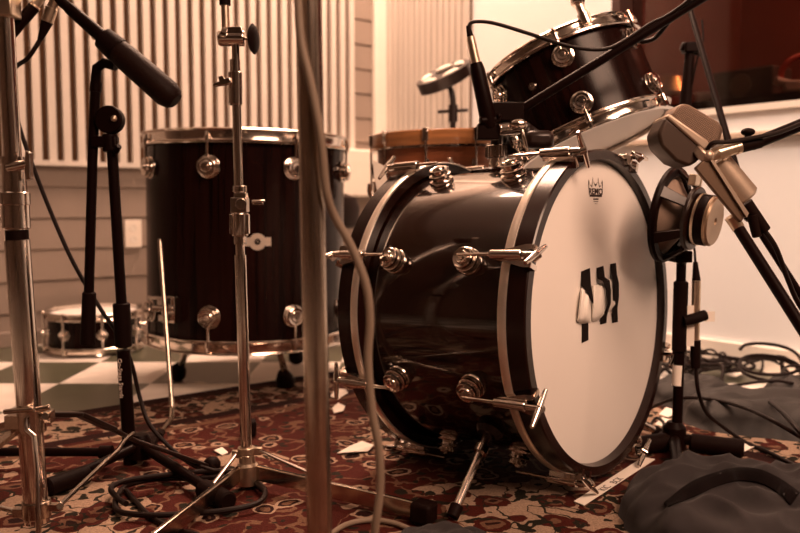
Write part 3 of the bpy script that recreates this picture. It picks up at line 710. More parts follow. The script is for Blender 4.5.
b = MB(); b.cyl(P(37, 517, LY), P(36.2, 500, LY), .0185, seg=28, ch=.001); b.box(P(53, 507, LY), (.024, .01, .010)); b.box(P(23, 512, LY), (.024, .012, .012)); b.cyl(P(60, 506, LY - .009), P(60, 506, LY + .009), .005, seg=12); part('brace_collar', b, 'worn_chrome', ls, world=True, bevel=.002)
f1 = G(212, 474, RZ)
b = MB(); b.bar(P(42, 414, LY + .004), P(78, 414, LY + .06), .022, .007); b.bar(P(76, 413, LY + .058), P(112, 429, LY + .12), .022, .007); b.bar(P(110, 428, LY + .118), P(136, 441, LY + .15), .02, .006); b.bar(P(134, 440, LY + .148), f1 + V((0, 0, .012)), .018, .006)
lg = part('leg', b, 'black_metal', ls, world=True, bevel=.0015); part('rubber_foot', MB().ball(f1 + V((0, 0, .0145)), .0148), 'rubber', lg, world=True)
b = MB(); b.bar(P(22, 418, LY), P(-60, 455, LY + .1), .022, .007); b.bar(P(-60, 455, LY + .1), G(-150, 500, RZ + .012), .018, .006); lg = part('leg', b, 'worn_chrome', ls, world=True); part('rubber_foot', MB().ball(G(-150, 500, RZ + .0145), .0148), 'rubber', lg, world=True)
b = MB(); b.bar(P(24, 424, LY), V((-.66, .90, RZ + .012)), .018, .006); lg = part('leg', b, 'worn_chrome', ls, world=True); part('rubber_foot', MB().ball(V((-.66, .90, RZ + .0145)), .0148), 'rubber', lg, world=True)
part('brace', MB().tube([P(61, 504, LY), P(118, 450, LY + .10), P(124, 441, LY + .12), P(134, 433, LY + .135)], .0034, 10, smooth=False), 'chrome', ls, world=True)
part('brace', MB().tube([P(39, 545, LY - .05), P(37, 470, LY - .035), P(34, 436, LY - .03), P(27, 430, LY - .026), P(26, 418, LY - .022)], .0036, 10, smooth=False), 'chrome', ls, world=True)
part('brace', MB().tube([P(18, 512, LY), G(-30, 500, .05)], .0034, 10, smooth=False), 'chrome', ls, world=True)
b = MB(); b.cyl(P(8, 37, LY + .02), P(34, 7, LY + .03), .0078, seg=16); part('boom_sleeve', b, 'powder', ls, world=True)
b = MB(); b.cyl(P(33, 8, LY + .03), P(48, -12, LY + .035), .0062, seg=16); b.cyl(P(32, 9, LY + .03), P(36, 5, LY + .031), .0078, seg=16); b.box(P(4, 6, LY), (.032, .03, .03)); part('boom_arm', b, 'satin', ls, world=True, bevel=.002)

# ------------------------------------------------------------------ chrome cymbal stand in front of the floor tom
CY = 1.22
c0 = G(249, 508, RZ)
cs = thing('cymbal_stand', 'slim chrome cymbal stand in front of the floor tom', 'stand', loc=(c0.x, CY, 0))
def CP(x, y): return P(x, y, CY)
part('lower_tube', MB().cyl(CP(247, 470), CP(240.3, 255), .0088, seg=22), 'chrome', cs, world=True)
part('middle_tube', MB().cyl(CP(240.3, 255), CP(236, 75), .0068, seg=20), 'chrome', cs, world=True)
part('top_tube', MB().cyl(CP(236, 75), CP(235.3, 35), .0058, seg=18), 'chrome', cs, world=True)
b = MB(); b.cyl(CP(235.6, 105), CP(235.2, 72), .0105, seg=24, ch=.001); b.cyl(CP(235.2, 72), CP(235, 60), .008, seg=20)
k = part('height_clamp', b, 'chrome', cs, world=True)
b = MB(); o_ = P(223, 82, CY - .006); b.prism([(-.013, -.008), (.007, -.005), (.013, -.002), (.012, .006), (.004, .004), (.001, .009), (-.006, .007), (-.004, .0), (-.013, -.003)], mat_to(o_, (0, -1, 0), (0, 0, 1)), .008); part('wing_nut', b, 'chrome', k, world=True, bevel=.001)
b = MB(); b.cyl(CP(218.5, 38.5), CP(245, 38.5), .0115, seg=24, ch=.0015); b.box(CP(236, 32), (.022, .02, .012)); b.cyl(CP(245, 38.5), CP(254, 38.5), .003, seg=12); b.cyl(CP(228, 36), CP(222, 34), .013, seg=20)
tl_ = part('tilter', b, 'chrome', cs, world=True, bevel=.001)
part('felt_knob', MB().lathe([(-.006, 0), (-.006, .008), (-.004, .018), (0, .0228), (.004, .018), (.006, .008), (.006, 0)], mat_to(CP(253.5, 39), (1, -.12, 0)), 24), 'rubber', tl_, world=True)
part('boom_rod', MB().cyl(CP(226, 34), CP(224, -25), .006, seg=16), 'satin', cs, world=True); part('boom_cap', MB().cyl(CP(225, 5), CP(224.7, -12), .0085, seg=16), 'rubber', cs, world=True)
b = MB(); b.box(CP(240, 205), (.024, .024, .022)); b.cyl(CP(240, 192), CP(239.8, 186), .0105, seg=20); b.box(CP(241, 196), (.018, .018, .01)); b.cyl(P(241, 204, CY - .018), P(241, 204, CY), .0085, seg=18); b.cyl(CP(252, 202), CP(265, 201), .0032, .002, 10); b.box(CP(258, 203.5), (.016, .004, .004))
b.cyl(CP(240, 236), CP(240, 213), .0125, seg=12, ch=.001); b.cyl(CP(240.3, 244), CP(240.2, 236), .0095, seg=18)
for dx in (-.0125, .0125): b.box(CP(240, 224) + V((dx, -.002, 0)), (.004, .012, .03))
part('height_clamp', b, 'chrome', cs, world=True, bevel=.0012)
b = MB(); b.cyl(CP(246.5, 453), CP(246.4, 447), .0135, seg=20); b.lathe([(0, .0088), (0, .012), (.012, .012), (.014, .0088)], mat_to(CP(247, 462), V((0, 0, 1))), 20); b.box(CP(236, 454), (.012, .008, .012)); b.box(CP(258, 451), (.012, .008, .012)); part('brace_collar', b, 'satin', cs, world=True, bevel=.001)
hb = V((CP(248, 490).x, CY, 0))
b = MB(); b.lathe([(.016, 0), (.016, .0165), (.046, .0165), (.05, .0125), (.074, .0105), (.076, 0)], Matrix.Translation(hb), 12); part('hub', b, 'satin', cs, world=True)
def flat_leg(a, e, name='leg'):
    b = MB(); b.bar(a, e, .008, .024, (0, 0, 1)); o = part(name, b, 'worn_chrome', cs, world=True, bevel=.002)
    dd = (V(e) - V(a)).normalized(); part('rubber_foot', MB().bar(V(e) - dd * .004, V(e) + dd * .028, .03, .03, (0, 0, 1)), 'rubber', o, world=True, bevel=.005); return o
e1 = G(128, 562, RZ + .018); e2 = G(416, 510, RZ + .018); e3 = G(250, 462, RZ + .018)
flat_leg(hb + V((-.012, -.008, .035)), e1); flat_leg(hb + V((.014, -.002, .035)), e2); flat_leg(hb + V((0, .016, .035)), hb + V((-.05, .27, RZ + .018)))
def on(a, e, t, z): v = V(a).lerp(V(e), t); return V((v.x, v.y, v.z + z))
part('brace', MB().tube([CP(237, 453), P(201, 500, CY - .06), on(hb + V((-.012, -.008, .035)), e1, .47, .014)], .003, 10, smooth=False), 'chrome', cs, world=True)
part('brace', MB().tube([CP(258, 450), on(hb + V((.014, 0, .035)), e2, .42, .014)], .003, 10, smooth=False), 'chrome', cs, world=True)

# ------------------------------------------------------------------ out-of-focus pole close to the lens with a pale cable
NY = .78
np_ = P(319, 533, NY)
ns = thing('chrome_pole_stand', 'out-of-focus chrome pole standing closest to the viewer left of centre', 'stand', loc=(np_.x, NY, 0))
pb = V((np_.x + .002, NY, .02)); pt_ = P(307.5, -40, NY)
part('pole', MB().cyl(pb, pt_, .0125, seg=28), 'worn_chrome', ns, world=True)
part('hub', MB().lathe([(0, 0), (0, .03), (.03, .028), (.045, .016), (.045, 0)], Matrix.Translation(V((pb.x, NY, 0))), 24), 'satin', ns, world=True)
for k in range(3):
    a = 1.57 + 2 * PI * k / 3 + .5; d = V((math.cos(a), math.sin(a), 0)); lg = part('leg', MB().bar(V((pb.x, NY, .03)) + d * .02, V((pb.x, NY, .02)) + d * .2, .014, .01, (0, 0, 1)), 'worn_chrome', ns, world=True); part('rubber_foot', MB().ball(V((pb.x, NY, RZ + .0125)) + d * .21, .0125), 'rubber', lg, world=True)
def NP(x, y, dy=0): return P(x, y, NY + dy)
cb = MB(); cb.tube([NP(297, -20, -.02), NP(301, 40, -.021), NP(311, 85, -.021), NP(321, 140, -.019), NP(326, 190, -.013), NP(334, 215, -.004), NP(352, 248), NP(366, 285), NP(370, 320), NP(368, 360), NP(372, 410), NP(379, 450), NP(380, 490), NP(375, 530), NP(368, 600, .02), V((-.02, .78, RZ + .006)), V((-.10, .80, RZ + .006)), V((-.16, .9, RZ + .006))], .0042, 12)
solo('cable', cb, 'grey_cable', 'pale beige cable hanging from the out-of-focus pole in front of the bass drum', 'cable')
cb = MB(); cb.tube([G(318, 545, RZ + .006), G(345, 525, RZ + .005), G(375, 520, RZ + .005), G(405, 527, RZ + .005), G(430, 545, RZ + .005)], .0036, 10)
solo('cable', cb, 'grey_cable', 'short pale cable curving across the rug beside the grey cloth corner', 'cable')

# ------------------------------------------------------------------ black mic stand with hanging boom, left
BY = 1.34
b0 = G(131, 474, RZ)
bs = thing('mic_stand', 'black tripod microphone stand with folded boom and white lettering on the left', 'microphone stand', loc=(b0.x, BY, 0))
def BP(x, y, dy=0): return P(x, y, BY + dy)
part('upper_tube', MB().cyl(BP(122, 312), BP(112, 148), .0088, seg=20), 'powder', bs, world=True)
part('lower_tube', MB().cyl(BP(130.4, 466), BP(123.5, 350), .0112, seg=22), 'powder', bs, world=True)
part('grip_sleeve', MB().cyl(BP(123.4, 347), BP(121.3, 303), .0142, .0142, 24, .002), 'rubber', bs, world=True)
b = MB(); b.cyl(BP(111, 152), BP(109.5, 134), .013, seg=18, ch=.002); b.box(BP(105, 142), (.04, .022, .018)); b.lathe([(-.010, 0), (-.010, .021), (-.008, .023), (.008, .023), (.010, .021), (.010, 0)], mat_to(BP(110, 120, -.004), (0, -1, .05)), 28); b.cyl(BP(116, 152, -.012), BP(119, 146, -.02), .005, seg=10)
jt = part('boom_joint', b, 'powder', bs, world=True, bevel=.001)
part('joint_screw', MB().ball(BP(114, 118.5, -.016), .0052), 'satin', jt, world=True)
b = MB(); b.tube([BP(87.5, 345), BP(92.5, 160), BP(96, 78), BP(97, 68, -.004), BP(104, 63, -.008), BP(116, 66, -.012)], .0082, 18, smooth=False); b.cyl(BP(95.4, 92), BP(96.3, 82), .0095, seg=18)
part('boom_tube', b, 'powder', bs, world=True)
part('boom_weight', MB().cyl(BP(87.7, 345), BP(89.2, 292), .0122, .0112, 22, .002), 'rubber', bs, world=True)
hubp = V((b0.x, BY, 0)); part('hub', MB().lathe([(.02, 0), (.02, .02), (.05, .018), (.06, .013), (.06, 0)], Matrix.Translation(hubp), 20), 'powder', bs, world=True)
for e in (G(52, 486, RZ + .015), G(-10, 452, RZ + .015) if False else G(225, 500, RZ + .015), G(150, 440, RZ + .015)):
    d = (e - hubp); d.z = 0; d.normalize(); lg = part('leg', MB().cyl(hubp + d * .012 + V((0, 0, .04)), e, .008, seg=14), 'powder', bs, world=True)
    part('rubber_foot', MB().cyl(e - d * .065, e + d * .01, .0145, .0145, 16, .003), 'rubber', lg, world=True)
sl = BP(130.5, 472) - BP(121.3, 303); sl.normalize()
to = V((-0.0, -.0148, 0)); tm = mat_to(BP(122.4, 372, -.0148), (-.1, -1, 0), -sl)
xa = sl; zc_ = V((-.25, -1, 0)); zc_ = (zc_ - xa * zc_.dot(xa)).normalized(); ya = zc_.cross(xa)
tmx = Matrix(((xa.x, ya.x, zc_.x, 0), (xa.y, ya.y, zc_.y, 0), (xa.z, ya.z, zc_.z, 0), (0, 0, 0, 1)))
tmx = Matrix.Translation(BP(124.4, 377) + zc_ * .0113) @ tmx
text('On-Stage Stands', .0102, 'white_print', bs, WM[bs.name].inverted() @ tmx, ext=.0008)
bar = MB(); bar.cyl(G(-40, 452, RZ + .03), G(108, 452, RZ + .026), .0075, seg=14)
bar.cyl(G(100, 452, RZ + .026), G(112, 452, RZ + .026), .011, seg=14)
bar.lathe([(-.026, 0), (-.026, .02), (-.02, .022), (-.02, 0)], Matrix.Translation(G(-20, 452, RZ + .03)), 16)
solo('black_bar', bar, 'powder', 'thin black bar lying across behind the left chrome stand', 'bar')
# dark microphone on that boom, its plug and cable
ma = BP(45, -13, -.02); mb2 = BP(178, 103, -.035); md = (mb2 - ma).normalized(); ml = (mb2 - ma).length
mc = thing('microphone', 'long dark microphone pointing down right in front of the slat panel', 'microphone', mat_to(ma, md, (0, 0, 1)))
part('body', MB().lathe([(0, 0), (0, .0085), (.05, .0088), (.052, .010), (.055, .010), (ml * .42, .0115), (ml * .46, .0125), (ml * .50, .0185), (ml * .505, .0185)], None, 32), 'powder', mc)
part('windscreen', MB().lathe([(ml * .50, 0), (ml * .50, .0185), (ml * .62, .0215), (ml * .92, .0228), (ml * .965, .0185), (ml * .985, .013), (ml * .99, 0)], None, 36), 'leather', mc)
part('switch', MB().ball((0, 0, 0), .0032, (1, 1, 1.4), Matrix.Translation(V((-.003, -.0095, ml * .40)))), 'satin', mc)
part('clip', MB().lathe([(ml * .44, .012), (ml * .44, .0185), (ml * .55, .0212), (ml * .55, .018)], None, 24), 'rubber', mc)
px0 = BP(60, -8, -.02); px1 = BP(52, 8, -.02); px2 = BP(47, 22, -.02); px3 = BP(40, 40, -.02)
pg = MB(); pg.cyl(px0, px1, .0085, seg=18); pg.cyl(px1, px2, .0098, seg=20, ch=.001)
mp = thing('cable', 'black microphone cable with silver plug dropping at the left from the dark microphone', 'cable', loc=tuple(px2))
part('plug', pg, 'satin', mp, world=True)
part('strain_relief', MB().cyl(px2, px3, .0092, .0042, 18), 'rubber', mp, world=True)
part('cord', MB().tube([px3, BP(28, 58, -.02), BP(17, 66, .0), BP(8, 80, .03), BP(16, 115, .05), BP(30, 158, .05), BP(52, 215, .05), BP(74, 264, .045), BP(100, 308, .035), BP(117, 333, .03), BP(131, 362, .03), BP(140, 398, .03), BP(152, 428, 0), G(188, 462, RZ + .01), G(225, 478, RZ + .005), G(245, 480, RZ + .005)], .0036, 10), 'cable', mp, world=True)
# loose loops on the rug
def floor_loop(cx, cy, rx, ry, turns, ph, r, z0=RZ, jit=.008):
    pts = []; c = G(cx, cy, z0)
    nn = int(14 * turns)
    for i in range(nn + 1):
        a = ph + 2 * PI * i / 14; g = 1 + .08 * math.sin(i * 1.7) 
        pts.append(c + V((rx * g * math.cos(a), ry * g * math.sin(a), r + .0016 * i / 3 + random.uniform(0, jit * .3))))
    return pts
cb = MB(); cb.tube(floor_loop(190, 500, .115, .085, 1.6, .4, .0042), .0042, 10); solo('cable', cb, 'cable', 'black cable loop on the rug left of the cymbal stand base', 'cable')
cb = MB(); cb.tube([G(126, 490, RZ + .005), G(150, 516, RZ + .005), G(178, 530, RZ + .005), G(200, 536, RZ + .005), G(240, 560, RZ + .005)], .0036, 10); solo('cable', cb, 'cable', 'black cable trailing towards the viewer below the black microphone stand', 'cable')
cb = MB(); cb.tube([G(150, 442, RZ + .004), G(175, 455, RZ + .02), G(205, 468, RZ + .02), G(232, 474, RZ + .004)], .0032, 10); solo('cable', cb, 'cable', 'thin black cable running over the leg foot left of the cymbal stand', 'cable')

# ------------------------------------------------------------------ tom microphone on a long black boom
QY = 1.36
def QP(x, y, dy=0): return P(x, y, QY + dy)
bo = thing('mic_boom', 'long black boom arm crossing the rack tom up to the right', 'microphone stand', loc=tuple(G(860, 420, 0)))
part('boom_tube', MB().cyl(QP(520, 110), QP(722, -14, -.06), .0075, seg=18), 'powder', bo, world=True)
part('boom_tip', MB().cyl(QP(492, 124), QP(524, 107.5), .0048, seg=14), 'black_metal', bo, world=True)
top_ = QP(520, 110) + (QP(722, -14, -.06) - QP(520, 110)) * 3.4; part('boom_tube', MB().cyl(QP(722, -14, -.06), top_, .0075, seg=18), 'powder', bo, world=True)
gb = V((top_.x, top_.y, 0)); part('upright', MB().cyl(gb + V((0, 0, .03)), gb + V((0, 0, top_.z + .02)), .0125, seg=18), 'powder', bo, world=True)
part('base', MB().lathe([(0, 0), (0, .12), (.015, .12), (.03, .03), (.03, 0)], Matrix.Translation(gb), 36), 'powder', bo, world=True)
tmic = thing('microphone', 'black and silver microphone standing upright at the left of the rack tom', 'microphone', mat_to(QP(490, 128, -.02), QP(470, 35, -.02) - QP(490, 128, -.02), (0, -1, 0)))
tl2 = (QP(470, 35, -.02) - QP(490, 128, -.02)).length
part('body', MB().lathe([(0, 0), (0, .0118), (.006, .014), (tl2 * .62, .0122), (tl2 * .70, .0098), (tl2 * .70, 0)], None, 28), 'powder', tmic)
part('plug', MB().lathe([(tl2 * .69, 0), (tl2 * .69, .0078), (tl2 * .98, .0068), (tl2 * .99, 0)], None, 24), 'satin', tmic)
part('strain_relief', MB().lathe([(tl2 * .98, 0), (tl2 * .98, .0055), (tl2 * 1.1, .0035), (tl2 * 1.1, 0)], None, 18), 'rubber', tmic)
b = MB(); b.box(QP(505, 112, -.01), (.06, .024, .03)); b.cyl(QP(480, 121, -.03), QP(500, 119, -.02), .007, seg=12); b.box(QP(488, 132, -.015), (.036, .03, .026)); b.ball(QP(499, 116, -.028), .0045)
part('clip', b, 'powder', tmic, world=True, bevel=.004)
cb = MB(); cb.tube([QP(469, 29, -.02), QP(470, 24, -.02), QP(477, 21.5, -.02), QP(495, 23.5, -.02), QP(530, 34, -.02), QP(560, 44, -.03), QP(585, 49, -.035), QP(605, 49, -.035), QP(622, 42, -.035), QP(650, 24, -.04), QP(670, 14, -.05), QP(700, -8, -.07), QP(730, -30, -.08)], .0031, 10)
solo('cable', cb, 'cable', 'thin black cable arching from the tom microphone to the long boom', 'cable')
cb = MB(); cb.tube([QP(640, 42, .01), QP(655, 38, .0), QP(672, 18, -.03), QP(690, 2, -.045), QP(710, -14, -.05)], .0038, 10)
solo('cable', cb, 'cable', 'thicker black cable wound along the upper end of the long boom', 'cable')

# ------------------------------------------------------------------ big champagne microphone on the right
GY = 1.12
def GP(x, y, dy=0): return P(x, y, GY + dy)
hc_ = GP(685, 141)
ax_ = (GP(652, 118) - GP(706, 160)); 
# head: a rounded block. local x = across (towards upper right), local y = along the face from lower-left, z = depth to the viewer
ex = (GP(712, 138) - GP(672, 112)).normalized(); ez = V((-.1, -1, .12)); ez = (ez - ex * ez.dot(ex)).normalized(); ey = ez.cross(ex)
HX = Matrix(((ex.x, ey.x, ez.x, hc_.x), (ex.y, ey.y, ez.y, hc_.y), (ex.z, ey.z, ez.z, hc_.z), (0, 0, 0, 1)))
gm = thing('microphone', 'large champagne-coloured bass drum microphone with mesh head at right', 'microphone', HX)
def rblock(x0, x1, y0, y1, z0, z1, Mx=None, sub=3):
    return MB().box(((x0 + x1) / 2, (y0 + y1) / 2, (z0 + z1) / 2), (x1 - x0, y1 - y0, z1 - z0), Mx)
def soften(o, wdt, seg=5):
    bv = o.modifiers.new('bevel', 'BEVEL'); bv.width = wdt; bv.segments = seg
    return o
# px helper into head frame
def hx(px, py, off=0):
    o = HX.inverted() @ V((0, 0, H)); d = HX.inverted().to_3x3() @ ray(px, py); t_ = (off - o.z) / d.z; p = o + d * t_; return (p.x, p.y)
def slab(pts, z0, z1): return MB().prism([hx(*p) for p in pts][::-1], Matrix.Translation(V((0, 0, z0))), z1 - z0)
soften(part('grille', slab([(664, 119), (675, 106), (683, 106), (713, 124), (718, 131), (714, 144), (707, 150), (697, 148)], -.026, .022), 'grille', gm), .011, 5)
soften(part('grille_band', slab([(659, 120), (663, 116), (701, 143), (703, 150), (697, 153)], -.030, .026), 'gold_mic', gm), .003, 3)
soften(part('head_shell', slab([(652, 135), (660, 119), (698, 148), (700, 154), (690, 164), (683, 168), (670, 163), (655, 148)], -.027, .023), 'gold_dark', gm), .008, 4)
b = MB(); b.cyl(GP(699, 158, -.02), GP(706, 151, -.025), .013, seg=20, ch=.002); b.ball(GP(708, 156, -.03), .0085); part('swivel', b, 'gold_mic', gm, world=True)
b = MB(); b.cyl(GP(715, 162, .005), GP(745, 199, .005), .0205, .0215, 36, .004); part('body', b, 'gold_mic', gm, world=True)
bar_ = MB(); pts = [(686, 170), (695, 162), (702, 163), (732, 209), (736, 216), (731, 223), (727, 220)]
bar_ = slab(pts, .024, .032); soften(part('bracket', bar_, 'gold_mid', gm), .002, 2)
b = MB(); pts = [(700, 163), (703, 162.5), (737, 214), (735, 218)]; part('bracket_edge', slab(pts, .020, .036), 'gold_mic', gm)
b = MB(); b.cyl(GP(731, 216, -.02), GP(739, 229, -.02), .0095, .0085, 20, .001); part('neck', b, 'satin', gm, world=True)
b = MB(); b.cyl(GP(710, 158, -.028), GP(717, 153, -.026), .0055, .009, 18); b.cyl(GP(716, 154, -.026), GP(737, 147, -.02), .0088, seg=20, ch=.001); b.cyl(GP(735, 148, -.02), GP(739, 146.5, -.019), .0098, seg=20); part('plug', b, 'satin', gm, world=True)
b = MB(); b.cyl(GP(738, 147, -.019), GP(760, 142, -.012), .0092, .0085, 18); b.ball(GP(748, 132, -.013), .008, (1.2, 1, .7)); b.cyl(GP(748, 132, -.013), GP(748, 145, -.015), .0045, seg=12); part('plug_boot', b, 'rubber', gm, world=True)
# stand carrying it, right edge
gs = thing('mic_stand', 'black stand arm rising from lower right to the large champagne microphone', 'microphone stand', loc=(.86, .98, 0))
part('arm', MB().cyl(GP(738, 227.5, -.02), P(940, 545, .82), .0078, seg=18), 'powder', gs, world=True)
pe = P(940, 545, .82); part('upright', MB().cyl((pe.x, pe.y, .02), (pe.x, pe.y, pe.z + .03), .011, seg=18), 'powder', gs, world=True)
part('base', MB().lathe([(0, 0), (0, .08), (.014, .08), (.025, .03), (.025, 0)], Matrix.Translation(V((pe.x, pe.y, 0))), 36), 'powder', gs, world=True)
cb = MB(); cb.tube([GP(707, 150, -.03), GP(713, 143, -.035), GP(728, 142, -.035), GP(744, 139.5, -.03), GP(757, 137, -.025), GP(780, 132, -.02), GP(812, 119, 0), GP(870, 95, .02)], .003, 10)
solo('cable', cb, 'cable', 'thin black cable looping over the silver plug of the champagne microphone', 'cable')
rb = thing('mic_boom', 'thick black boom arm entering at the right edge towards the champagne microphone plug', 'microphone stand', loc=(.95, 1.2, 0))
ra_ = P(752, 144.5, 1.14); rb_ = P(1100, 5, 1.15); part('boom_tube', MB().cyl(ra_, rb_, .0088, seg=18), 'powder', rb, world=True)
part('upright', MB().cyl((rb_.x, rb_.y, .02), rb_ + V((0, 0, .03)), .0115, seg=18), 'powder', rb, world=True); part('base', MB().lathe([(0, 0), (0, .11), (.014, .11), (.025, .03), (.025, 0)], Matrix.Translation(V((rb_.x, rb_.y, 0))), 36), 'powder', rb, world=True)
xc = thing('cable', 'black plug and cable hanging behind the body of the champagne microphone', 'cable', loc=tuple(GP(748, 206, .03)))
part('plug', MB().cyl(GP(745, 203, .03), GP(765, 231, .03), .0105, .009, 18, .001), 'rubber', xc, world=True); part('plug_tab', MB().cyl(GP(752, 215, .025), GP(757, 237, .025), .0075, .0065, 14, .001), 'rubber', xc, world=True)
part('cord', MB().tube([GP(764, 230, .03), GP(776, 248, .03), GP(788, 280, .04), GP(800, 306, .05), GP(830, 350, .06)], .0036, 10), 'cable', xc, world=True)

# ------------------------------------------------------------------ bare loudspeaker on a black stand (used as a low microphone)
SPY = 1.33; n3 = V((.776, -.631, -.14)).normalized(); so = P(671, 215, SPY)
SPX = mat_to(so, n3, (0, 0, 1))
sp = thing('loudspeaker', 'bare round loudspeaker with its magnet outward beside the white drum head', 'loudspeaker', SPX)
part('rim', MB().lathe([(-.006, .066), (-.006, .080), (.0, .0805), (.004, .078), (.004, .066)], None, 56, closed=True), 'powder', sp)
part('cone', MB().lathe([(-.001, .068), (-.006, .062), (.002, .058), (.030, .02), (.028, 0)], None, 48), 'cone', sp)
b = MB()
for k in range(6):
    a = 2 * PI * k / 6 + .5; d = V((math.cos(a), math.sin(a), 0)); t0 = V((-d.y, d.x, 0))
    b.add([d * .078 + t0 * .011 + V((0, 0, .002)), d * .078 - t0 * .011 + V((0, 0, .002)), d * .05 - t0 * .008 + V((0, 0, .038)), d * .05 + t0 * .008 + V((0, 0, .038)), d * .072 + t0 * .010 + V((0, 0, .0)), d * .072 - t0 * .010 + V((0, 0, .0)), d * .045 - t0 * .007 + V((0, 0, .036)), d * .045 + t0 * .007 + V((0, 0, .036))], [(0, 1, 2, 3), (7, 6, 5, 4), (0, 4, 5, 1), (1, 5, 6, 2), (2, 6, 7, 3), (3, 7, 4, 0)])
b.lathe([(.034, 0), (.034, .052), (.042, .052), (.044, .04), (.044, 0)], None, 40)
part('basket', b, 'black_metal', sp, bevel=.0015)
part('magnet', MB().lathe([(.043, 0), (.043, .039), (.045, .0415), (.064, .0415), (.066, .040), (.066, 0)], None, 44), 'powder', sp)
part('magnet_plate', MB().lathe([(.047, .0414), (.047, .0428), (.051, .0428), (.051, .0414)], None, 44, closed=True), 'satin', sp)
part('back_plate', MB().lathe([(.065, 0), (.065, .0405), (.070, .0405), (.073, .038), (.073, .006), (.070, .005), (.070, 0)], None, 44), 'magnet', sp)
b = MB(); b.box((.0, .062, .03), (.03, .018, .012)); b.box((.012, .06, .034), (.006, .03, .006)); part('terminal', b, 'satin', sp, bevel=.001)
SY2 = 1.42; s0 = G(677, 457, 0)
st = thing('mic_stand', 'short black stand with white sticker under the bare loudspeaker', 'microphone stand', loc=(s0.x, SY2, 0))
def SP(x, y, dy=0): return P(x, y, SY2 + dy)
part('upper_tube', MB().cyl(SP(680.5, 300), SP(682, 232), .0085, seg=18), 'powder', st, world=True); part('grip_sleeve', MB().cyl(SP(679, 352), SP(681, 281), .0128, .0128, 22, .003), 'rubber', st, world=True)
part('lower_tube', MB().cyl(SP(676.5, 443), SP(679.5, 350), .0092, seg=20), 'powder', st, world=True)
b = MB(); b.cyl(SP(682, 262), SP(676, 250, -.06), .009, seg=14); b.box(SP(679, 256, -.03), (.03, .05, .02)); part('speaker_bracket', b, 'powder', st, world=True, bevel=.002)
lbm = MB(); lbm.lathe([(0, .0093), (0, .0097), (.037, .0097), (.037, .0093)], mat_to(SP(677.3, 385), V(SP(679, 352) - SP(677.3, 385))), 22, closed=True); part('sticker', lbm, 'paper', st, world=True, label='white sticker')
b = MB(); b.lathe([(.012, 0), (.012, .022), (.05, .02), (.06, .012), (.06, 0)], Matrix.Translation(V((s0.x, SY2, 0))), 20); part('hub', b, 'powder', st, world=True)
for e in (G(636, 446, RZ + .017), G(744, 449, RZ + .017), G(682, 500, RZ + .017)):
    hb_ = V((s0.x, SY2, .03)); d = e - hb_; d.z = 0; d.normalize()
    lg = part('leg', MB().cyl(hb_ + d * .012, e, .010, seg=14), 'powder', st, world=True); part('rubber_foot', MB().cyl(e - d * .09, e, .0165, .0165, 18, .004), 'rubber', lg, world=True)
pm = thing('pencil_microphone', 'slim silver pencil microphone taped to the loudspeaker stand', 'microphone', loc=tuple(SP(695.5, 340)))
part('body', MB().cyl(SP(695, 341), SP(696.5, 280), .0078, seg=20, ch=.001), 'satin', pm, world=True); part('capsule_cap', MB().cyl(SP(696.4, 282), SP(695.4, 262), .0078, .004, 18), 'rubber', pm, world=True); part('plug', MB().cyl(SP(695.4, 340), SP(695.8, 368), .0092, .0085, 18, .001), 'rubber', pm, world=True)
b = MB(); b.tube([SP(684, 321, -.013), SP(696, 318, -.013), SP(705, 315, -.009)], .0098, 12); part('black_tape', b, 'tape_black', pm, world=True)
b = MB(); b.box(SP(709.5, 316.5, -.008), (.018, .003, .018)); part('white_tape', b, 'paper', pm, world=True); b = MB(); b.box(SP(690, 332, -.006), (.014, .004, .05)); b.box(SP(690, 311, -.006), (.012, .004, .02)); part('white_tape', b, 'paper', pm, world=True)
cb = MB(); cb.tube([SP(695.4, 264), SP(694.5, 250), SP(692, 240, .02)], .0022, 8); 
part('top_lead', cb, 'cable', pm, world=True)
cb = MB(); cb.tube([SP(696, 367), SP(698, 390, .0), SP(706, 412, .03), G(722, 426, RZ + .03), G(745, 442, RZ + .006), G(768, 452, RZ + .005), G(800, 468, RZ + .005)], .0036, 10)
solo('cable', cb, 'cable', 'black cable dropping from the pencil microphone to the floor at right', 'cable')

# ------------------------------------------------------------------ leaning black stand behind, by the window
WY = 1.75
lean = thing('mic_stand', 'thin black stand leaning in front of the dark window behind the champagne microphone', 'microphone stand', loc=tuple(G(800, 400, 0)))
def WP(x, y, dy=0): return P(x, y, WY + dy)
lt = P(750, 216, 1.36); part('pole', MB().cyl(WP(684, -12), lt, .0062, seg=16), 'powder', lean, world=True)
le = P(916, 474, 1.30); b = MB(); b.ball(lt, .011); b.cyl(lt, le, .0062, seg=14); part('lower_pole', b, 'powder', lean, world=True)
part('base', MB().lathe([(0, 0), (0, .1), (.015, .1), (.03, .03), (.03, 0)], Matrix.Translation(V((le.x, le.y, 0))), 32), 'powder', lean, world=True)
b = MB(); b.box(WP(691, 48), (.034, .03, .022)); b.cyl(WP(681, 46), WP(704, 53), .010, seg=16); part('clamp', b, 'powder', lean, world=True, bevel=.003)
part('hanging_tube', MB().cyl(WP(690, 52), WP(685, 108), .010, .013, 16), 'rubber', lean, world=True)
part('loose_cord', MB().tube([WP(702, 20, -.01), WP(703, 40, -.02), WP(697, 60, -.02), WP(692, 85, -.01)], .0024, 8), 'cable', lean, world=True)

